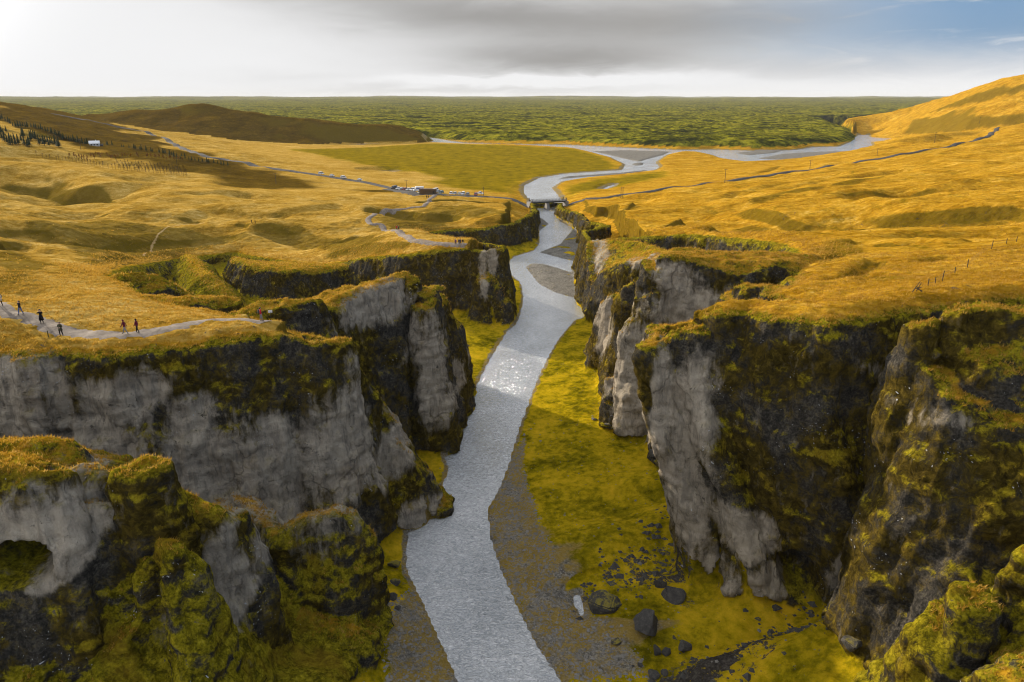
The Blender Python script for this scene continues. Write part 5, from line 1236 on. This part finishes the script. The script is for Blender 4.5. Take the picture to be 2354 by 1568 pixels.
# ------------------------------------------------------------------ trees
def leaf_mat(name, lo, hi):
    m, g, b = mat(name)
    tc = g.new('ShaderNodeTexCoord'); inf = g.new('ShaderNodeObjectInfo')
    n = g.m('ADD', g.m('MULTIPLY', g.noise(tc.outputs['Object'], 2.2, 3, .6), .7), g.m('MULTIPLY', inf.outputs['Random'], .3))
    g.put(b.inputs['Base Color'], g.mix(n, lo, hi)); b.inputs['Roughness'].default_value = .9; b.inputs['Specular IOR Level'].default_value = .1
    return m
M_FIR = leaf_mat('fir_needles', (.010, .018, .006), (.045, .060, .016)); M_ORN = leaf_mat('autumn_leaves', (.12, .045, .008), (.30, .13, .02)); M_BARE = leaf_mat('bare_twigs', (.06, .035, .012), (.14, .085, .03)); M_TRK = plain('bark', (.045, .032, .022), .95)
def fir(seed):
    r = random.Random(seed); b = MB()
    b.tube((0, 0, -.2), (0, 0, 1.2), .12, .09, n=6); tr = b.mesh('trunk', M_TRK)
    bm = bmesh.new()
    for k in range(9):
        z = .5 + k * .38; rad = 1.15 * (1 - k / 9.4) + .06
        n = 9
        for q in range(n):
            a = q * 6.283 / n + k * .6 + r.uniform(-.2, .2); rr = rad * r.uniform(.7, 1.15); w = rr * .36
            t = Vector((0, 0, z + .48)); tip = Vector((math.cos(a) * rr, math.sin(a) * rr, z - .12 * r.random()))
            sd_ = Vector((-math.sin(a), math.cos(a), 0)) * w
            m1 = t.lerp(tip, .6)
            bm.faces.new([bm.verts.new(t), bm.verts.new(m1 - sd_ - Vector((0, 0, .06))), bm.verts.new(tip), bm.verts.new(m1 + sd_ - Vector((0, 0, .06)))])
    me = bpy.data.meshes.new('crown'); bm.to_mesh(me); bm.free(); me.materials.append(M_FIR)
    return tr, me
def sapling(seed, leaves, m, h=3.4):
    r = random.Random(seed); b = MB()
    b.tube((0, 0, -.2), (r.uniform(-.1, .1), 0, h), .06, .02, n=5)
    twigs = []
    for k in range(12):
        z = h * r.uniform(.25, .95); a = r.uniform(0, 6.28); l = (h - z) * .35 + .35
        tip = (math.cos(a) * l * .6, math.sin(a) * l * .6, z + l * .8); b.tube((0, 0, z), tip, .022, .008, n=4); twigs.append((z, tip))
    tr = b.mesh('trunk', M_TRK)
    bm = bmesh.new()
    for k in range(leaves):
        z, tip = r.choice(twigs); f = r.uniform(.3, 1.05)
        c = Vector((tip[0] * f, tip[1] * f, z + (tip[2] - z) * f)) + Vector([r.gauss(0, .16) for _ in range(3)])
        a = Vector([r.gauss(0, 1) for _ in range(3)]).normalized() * r.uniform(.08, .2); d = a.orthogonal().normalized() * .09
        bm.faces.new([bm.verts.new(c - a), bm.verts.new(c + d), bm.verts.new(c + a), bm.verts.new(c - d)])
    me = bpy.data.meshes.new('crown'); bm.to_mesh(me); bm.free(); me.materials.append(m)
    return tr, me
FIRS = [fir(s) for s in range(4)]; BARES = [sapling(s, 40, M_BARE) for s in (11, 12, 13)]; ORNS = [sapling(s, 190, M_ORN, 3.0) for s in (21, 22, 23)]
def tree(name, label, cat, group, kinds, u, v, hs):
    p = ground(u, v); tr, cr = random.choice(kinds)
    t = thing(name, label, cat, (p.x, p.y, gz(p.x, p.y)), random.uniform(0, 6.28), group); s = hs * random.uniform(.75, 1.25); t.scale = (s * random.uniform(.85, 1.1),) * 2 + (s,)
    obj('trunk', tr, t); obj('crown', cr, t)
def c5(x, y): return x * .1823, 263.6 + y * .1823
F1 = [(12, 60), (30, 50), (70, 75), (105, 90), (130, 110), (165, 140), (200, 150), (230, 150), (262, 148), (290, 145), (320, 150), (345, 155), (395, 152), (430, 158), (455, 165), (490, 175), (520, 185), (545, 195), (575, 205), (605, 212), (640, 225), (655, 228), (695, 250), (715, 262), (745, 268), (765, 280), (790, 300), (805, 305), (840, 305), (870, 315), (900, 325), (930, 330), (955, 340), (985, 350), (1010, 355), (1040, 362), (1075, 368), (1100, 372)]
for x, y in F1: tree('conifer', 'dark green conifer in the long row sloping down to the house', 'conifer', 'conifers in the row above the house', FIRS, *c5(x, y + 8), 1.4)
F2 = [(25, 300), (60, 335), (95, 350), (130, 368), (160, 372), (200, 375), (235, 370), (285, 275), (300, 280), (310, 372), (345, 385), (370, 395), (405, 295), (430, 300), (455, 318), (485, 325), (515, 335), (540, 340), (575, 348), (605, 352), (640, 360), (665, 368), (700, 378), (725, 390), (745, 405), (390, 320), (20, 230), (50, 260), (80, 215), (120, 300), (180, 310), (360, 350), (500, 372), (560, 380), (620, 385), (270, 330)]
for x, y in F2: tree('conifer', 'dark conifer in the dense clump left of the house', 'conifer', 'conifers in the clump left of the house', FIRS, *c5(x, y + 8), 1.65)
F3 = [(1262, 385), (1345, 380), (1360, 382), (1415, 382), (1535, 405), (1558, 408), (1630, 418), (1690, 425), (1710, 430), (1765, 438), (1785, 442), (1845, 455), (1905, 462), (1925, 465), (2010, 475), (2060, 488), (2085, 485), (2140, 500), (2168, 505), (2190, 508), (2290, 520), (2330, 525)]
for x, y in F3: tree('conifer', 'small conifer in the broken row right of the house', 'conifer', 'conifers in the row right of the house', FIRS, *c5(x, y + 4), .95)
for k in range(17): tree('conifer', 'small conifer against the dark roadside below the bend', 'conifer', 'conifers along the roadside', FIRS, 392 + k * 8.2 + random.uniform(-2, 2), 361 + k * 1.25 + random.uniform(-1, 1), .85)
S1 = [(460, 515), (540, 548), (590, 550), (630, 562), (715, 578), (745, 578), (790, 580), (835, 585), (875, 592), (920, 602), (965, 605), (1000, 615), (1040, 616), (1075, 622), (1110, 634), (1150, 642), (1190, 648), (1225, 658), (1265, 664), (1300, 666), (1370, 678), (1420, 682), (1460, 688), (1500, 695), (1560, 700), (1605, 705), (1640, 706), (1700, 712), (1735, 714), (1765, 716), (1835, 722), (1875, 726), (1935, 732), (1970, 736), (2000, 740), (2070, 742), (2110, 746), (2150, 748), (2190, 750), (2240, 752), (2290, 754), (2335, 756)]
for x, y in S1: tree('sapling', 'thin bare sapling in the front row at the plantation edge', 'sapling', 'bare saplings in the front row', BARES, *c5(x, y), 1.05)
for r_ in range(5):
    for k in range(19): tree('sapling', 'bare sapling standing in the brown plantation rows', 'sapling', 'bare saplings inside the plantation', BARES, *c5(1480 + k * 46 + r_ * 12 + random.uniform(-8, 8), 610 + r_ * 22 + k * 4.4 + random.uniform(-4, 4)), .85)
O1 = [(880, 540), (940, 545), (965, 550), (1000, 550), (1035, 560), (1060, 565), (1100, 555), (1105, 590), (1150, 545), (1180, 535), (1195, 560), (1210, 510), (1235, 520), (1255, 530), (1275, 545), (1290, 520), (1350, 515), (1365, 540), (1400, 570), (1420, 550), (1460, 565), (1490, 545), (1550, 545), (1580, 540), (1610, 535), (1650, 540), (1730, 525), (1745, 545), (1850, 540), (1865, 545), (1905, 540), (1955, 545), (1970, 555), (2010, 550), (2060, 560), (2100, 575), (2150, 570), (2200, 575), (2250, 580), (2300, 580)]
for x, y in O1: tree('birch', 'young birch with orange autumn leaves below the house', 'birch', 'orange birches below the house', ORNS, *c5(x, y), 1.0)
# ------------------------------------------------------------------ boulders
def rock_mat():
    m, g, b = mat('boulder_rock')
    geo = g.new('ShaderNodeNewGeometry'); pos = geo.outputs['Position']; sp = g.new('ShaderNodeSeparateXYZ'); g.t.links.new(geo.outputs['Normal'], sp.inputs[0])
    n = g.noise(pos, 1.6, 6, .65); n2 = g.noise(pos, 6, 4, .6); mo = g.attr('mossy')
    c = g.ramp(g.m('ADD', g.m('MULTIPLY', n, .6), g.m('MULTIPLY', n2, .4)), ((.3, (.012, .012, .012)), (.5, (.034, .031, .028)), (.72, (.09, .08, .07))))
    k = g.ss(g.m('ADD', g.m('ADD', sp.outputs[2], mo), g.m('MULTIPLY', g.m('SUBTRACT', n, .5), 1.8)), .95, 1.25)
    c = g.mix(k, c, g.mix(n2, (.07, .06, .005), (.24, .19, .012)))
    g.put(b.inputs['Base Color'], c); b.inputs['Roughness'].default_value = .8
    g.t.links.new(g.bump(g.m('ADD', n, g.m('MULTIPLY', n2, .4)), .7, .25), b.inputs['Normal'])
    return m
M_BOULDER = rock_mat()
def boulder(label, u, v, wpx, hk, mossy, seed, stretch=(1, 1), cat='boulder', group=None):
    p = ground(u, v); dep = p.y * CP + (CAM_H - p.z) * SP; r = wpx * dep / FOC / 2
    rr = np.random.default_rng(seed); bm = bmesh.new()
    q = rr.normal(size=(15, 3)); q /= np.linalg.norm(q, axis=1, keepdims=True); q *= rr.uniform(.82, 1.12, (15, 1))
    for c in q: bm.verts.new(c * np.array([r * stretch[0], r * stretch[1], r * hk]))
    bmesh.ops.convex_hull(bm, input=bm.verts[:])
    bmesh.ops.delete(bm, geom=[w for w in bm.verts if not w.link_faces], context='VERTS')
    bmesh.ops.bevel(bm, geom=bm.edges[:], offset=r * .06, segments=2, affect='EDGES', clamp_overlap=True)
    bmesh.ops.triangulate(bm, faces=bm.faces[:])
    bmesh.ops.subdivide_edges(bm, edges=[e_ for e_ in bm.edges if e_.calc_length() > r * .3], cuts=2, use_grid_fill=True)
    co = np.array([w.co[:] for w in bm.verts]); nn = co / (np.linalg.norm(co, axis=1, keepdims=True) + 1e-6)
    co += nn * (r * .08 * fbm(co / r * 2.2 + seed, 3))[:, None]
    for w, c in zip(bm.verts, co): w.co = c
    me = bpy.data.meshes.new('boulder'); bm.to_mesh(me); bm.free(); me.materials.append(M_BOULDER)
    me.attributes.new('mossy', 'FLOAT', 'POINT').data.foreach_set('value', np.full(len(me.vertices), mossy, np.float32))
    return thing('boulder', label, cat, (p.x, p.y, gz(p.x, p.y) + r * hk * .28), rr.uniform(0, 6.28) if stretch == (1, 1) else .5, group, me)
GB = 'boulders below the right hand wall'
for a in (('large black wet boulder leaning at the foot of the prow', 1490, 1440, 82, .75, -.6, 3), ('dark angular block wedged against the prow behind the black boulder', 1545, 1378, 64, .9, -.7, 5), ('big mossy boulder beside the little pool', 1384, 1392, 88, .62, .25, 8),
          ('dark block on the rubble slope above the black boulder', 1518, 1348, 34, .9, -.3, 9), ('small brown boulder alone on the gravel', 1416, 1476, 25, .6, .1, 12), ('dark boulder on the meadow at the left foot of the prow', 1503, 1046, 28, .8, -.3, 14),
          ('upright dark stone just below the black boulder', 1510, 1500, 26, 1.2, -.3, 15), ('second upright stone right of the black boulder', 1532, 1502, 26, 1.2, -.3, 16), ('rounded grey boulder at the toe of the prow', 1572, 1490, 40, .7, -.5, 17), ('reddish round boulder at the bottom edge of the view', 1502, 1553, 32, .75, -.4, 18),
          ('small dark boulder touching the reddish round one', 1528, 1548, 24, .9, -.4, 19), ('low stone where gravel meets yellow moss', 1472, 1530, 18, .6, -.3, 20), ('brown boulder in the hollow between the two right hand cliffs', 1964, 1484, 56, .8, .1, 21), ('stone on the rubble above the mossy boulder', 1438, 1300, 16, .8, -.2, 22),
          ('mossy hummock rock out on the meadow', 1367, 964, 17, .5, .3, 24), ('flat rock beside the foot of the tall slab', 1398, 976, 17, .5, 0., 25), ('tiny dark stone at the foot of the slab', 1406, 968, 9, .6, -.2, 26)):
    boulder(*a, group=GB)
GL = 'boulders below the left hand wall'
for a in (('yellow mossy boulder at the water edge below the left cliff', 904, 1302, 36, .8, .5, 31), ('brown mossy boulder in front of the yellow one', 908, 1342, 30, .7, .1, 32), ('black wet boulder beside the still backwater', 902, 1374, 30, .8, -.7, 33), ('black stone half in the backwater', 914, 1400, 18, .7, -.7, 34), ('dark stone on the small left bank meadow', 1077, 795, 10, .6, -.2, 36), ('mossy stone left on the small left bank meadow', 1066, 800, 8, .6, .2, 37)):
    boulder(*a, group=GL)
# ------------------------------------------------------------------ loose cover: dry grass tufts and stones
def scatter_faces(V, F, w, n):
    e1 = V[F[:, 1]] - V[F[:, 0]]; e2 = V[F[:, 3]] - V[F[:, 0]]
    a = np.linalg.norm(np.cross(e1, e2), axis=1) * w
    i = RNG.choice(len(F), n, p=a / a.sum()); s, t = RNG.random(n), RNG.random(n)
    return V[F[i, 0]] + e1[i] * s[:, None] + e2[i] * t[:, None], i
def tufts(n, hmin, hmax, name, V, F, w, blades=4):
    p, i = scatter_faces(V, F, w, n)
    N = n * blades
    c = np.repeat(p, blades, 0) + RNG.normal(0, .07, (N, 3)) * np.array([1, 1, 0])
    h = RNG.uniform(hmin, hmax, N); ang = RNG.uniform(0, 6.28, N); lean = RNG.normal(0, .45, (N, 2)) * h[:, None] + np.array([.25, -.12]) * h[:, None]
    wd = h * .10 + .012
    d = np.stack([np.cos(ang) * wd, np.sin(ang) * wd, np.zeros(N)], 1)
    tip = c + np.stack([lean[:, 0], lean[:, 1], h], 1)
    c[:, 2] -= .05
    vv = np.stack([c - d, c + d, tip], 1).reshape(-1, 3)
    me = mk_mesh(name, vv, np.arange(N * 3).reshape(-1, 3))
    return me
m, gg, bb = mat('grass_blades')
pos = gg.new('ShaderNodeNewGeometry').outputs['Position']
gc = gg.ramp(gg.noise(pos, 1.1, 5, .7), ((.32, (.22, .115, .008)), (.5, (.42, .24, .028)), (.68, (.58, .38, .10))))
gg.put(bb.inputs['Base Color'], gc); bb.inputs['Roughness'].default_value = .8; bb.inputs['Specular IOR Level'].default_value = .1
trn = gg.new('ShaderNodeBsdfTranslucent'); gg.put(trn.inputs['Color'], gc); mx = gg.new('ShaderNodeMixShader'); mx.inputs[0].default_value = .45
gg.t.links.new(bb.outputs[0], mx.inputs[1]); gg.t.links.new(trn.outputs[0], mx.inputs[2]); gg.t.links.new(mx.outputs[0], gg.n['Material Output'].inputs[0])
M_BLADE = m
kk_, tt_, dd_ = CACHE[0]
fkind = kk_[FA[:, 0]]; ctr = VA[FA[:, 0]]
fnz = np.cross(VA[FA[:, 1]] - VA[FA[:, 0]], VA[FA[:, 3]] - VA[FA[:, 0]]); fnz = fnz[:, 2] / (np.linalg.norm(fnz, axis=1) + 1e-9)
pathd = np.full(len(FA), 9.0)
for o in SC.objects:
    if o.name.startswith(('footpath', 'trail')):
        pv = np.array([q.co[:] for q in o.data.vertices])[2::5]; pv = pv[pv[:, 1] < 135]
        for q in pv: pathd = np.minimum(pathd, np.hypot(ctr[:, 0] - q[0], ctr[:, 1] - q[1]))
w = (fkind == 0) * (pathd > 1.7) * np.clip(1.5 - ctr[:, 1] / 130, .15, 1) * (fnz > .5)
crest = ((fkind == 2) | (fkind >= 10)) & (tt_[FA[:, 0]] - ctr[:, 2] < 1.0) & (fnz > .75)
w = w + crest * 2.0
me = tufts(52000, .12, .34, 'dry_grass', VA, FA, w); me.materials.append(M_BLADE)
o = obj('dry_grass', me); o['kind'] = 'stuff'; o['label'] = 'dry golden grass blades along the rims'
kb_, tb_, db_ = CACHE[1]
kbf = kb_[FB[:, 0]]; cb = VB[FB[:, 0]]
wb = (kbf == 0) * np.clip(1.2 - db_[FB[:, 0]] / 9.0, .03, 1) * (cb[:, 1] < 300) + ((kbf >= 10) & (tb_[FB[:, 0]] - cb[:, 2] < 1.0)) * .8
me = tufts(16000, .25, .6, 'dry_grass', VB, FB, wb); me.materials.append(M_BLADE)
o = obj('dry_grass', me); o['kind'] = 'stuff'; o['label'] = 'dry golden grass blades along the farther rims'
wg = (fkind == 1) * (VA[FA[:, 0], 2] > .12)
gsel = np.zeros(len(FA))
for gp in GRAVEL[:3]: gsel = np.maximum(gsel, inside(ctr[:, 0], ctr[:, 1], gp))
oc = np.array([(1, 0, 0), (0, 1, 0), (-1, 0, 0), (0, -1, 0), (0, 0, .8), (0, 0, -.6)]); of = np.array([(0, 1, 4), (1, 2, 4), (2, 3, 4), (3, 0, 4), (1, 0, 5), (2, 1, 5), (3, 2, 5), (0, 3, 5)])
def stones(name, n, w, smin_, smax, mean, material, label):
    p, i = scatter_faces(VA, FA, w + 1e-12, n)
    sz = RNG.gamma(2.0, mean / 2, n).clip(smin_, smax); a = RNG.uniform(0, 6.28, n)
    vv = oc[None] * sz[:, None, None] * RNG.uniform(.55, 1.25, (n, 6, 1)); x_ = vv[:, :, 0] * np.cos(a)[:, None] - vv[:, :, 1] * np.sin(a)[:, None]; y_ = vv[:, :, 0] * np.sin(a)[:, None] + vv[:, :, 1] * np.cos(a)[:, None]
    vv = np.stack([x_, y_, vv[:, :, 2] * .7], -1) + p[:, None]
    me = mk_mesh(name, vv.reshape(-1, 3), (of[None] + (np.arange(n) * 6)[:, None, None]).reshape(-1, 3)); me.polygons.foreach_set('use_smooth', np.zeros(len(me.polygons), bool)); me.materials.append(material)
    o = obj(name, me); o['kind'] = 'stuff'; o['label'] = label
stones('river_stones', 7500, wg * (gsel + .02), .06, .42, .11, plain('river_stone', (.16, .15, .135), .85, vary=.6, scale=.7), 'loose grey stones on the river banks')
ssel = np.zeros(len(FA))
for gp in SCREE: ssel = np.maximum(ssel, inside(ctr[:, 0], ctr[:, 1], gp))
for gp in SCREE: ssel = np.maximum(ssel, np.exp(-(edges_near(ctr[:, 0], ctr[:, 1], gp)[0] / 2.2) ** 2) * .6)
ssel = ssel * np.clip(.25 + 1.6 * fbm(xy3(ctr[:, 0], ctr[:, 1], 3.0, 8), 3), 0, 1.5)
stones('rubble', 700, wg * ssel, .10, .85, .22, M_BOULDER, 'dark broken rubble at the foot of the right hand cliffs')
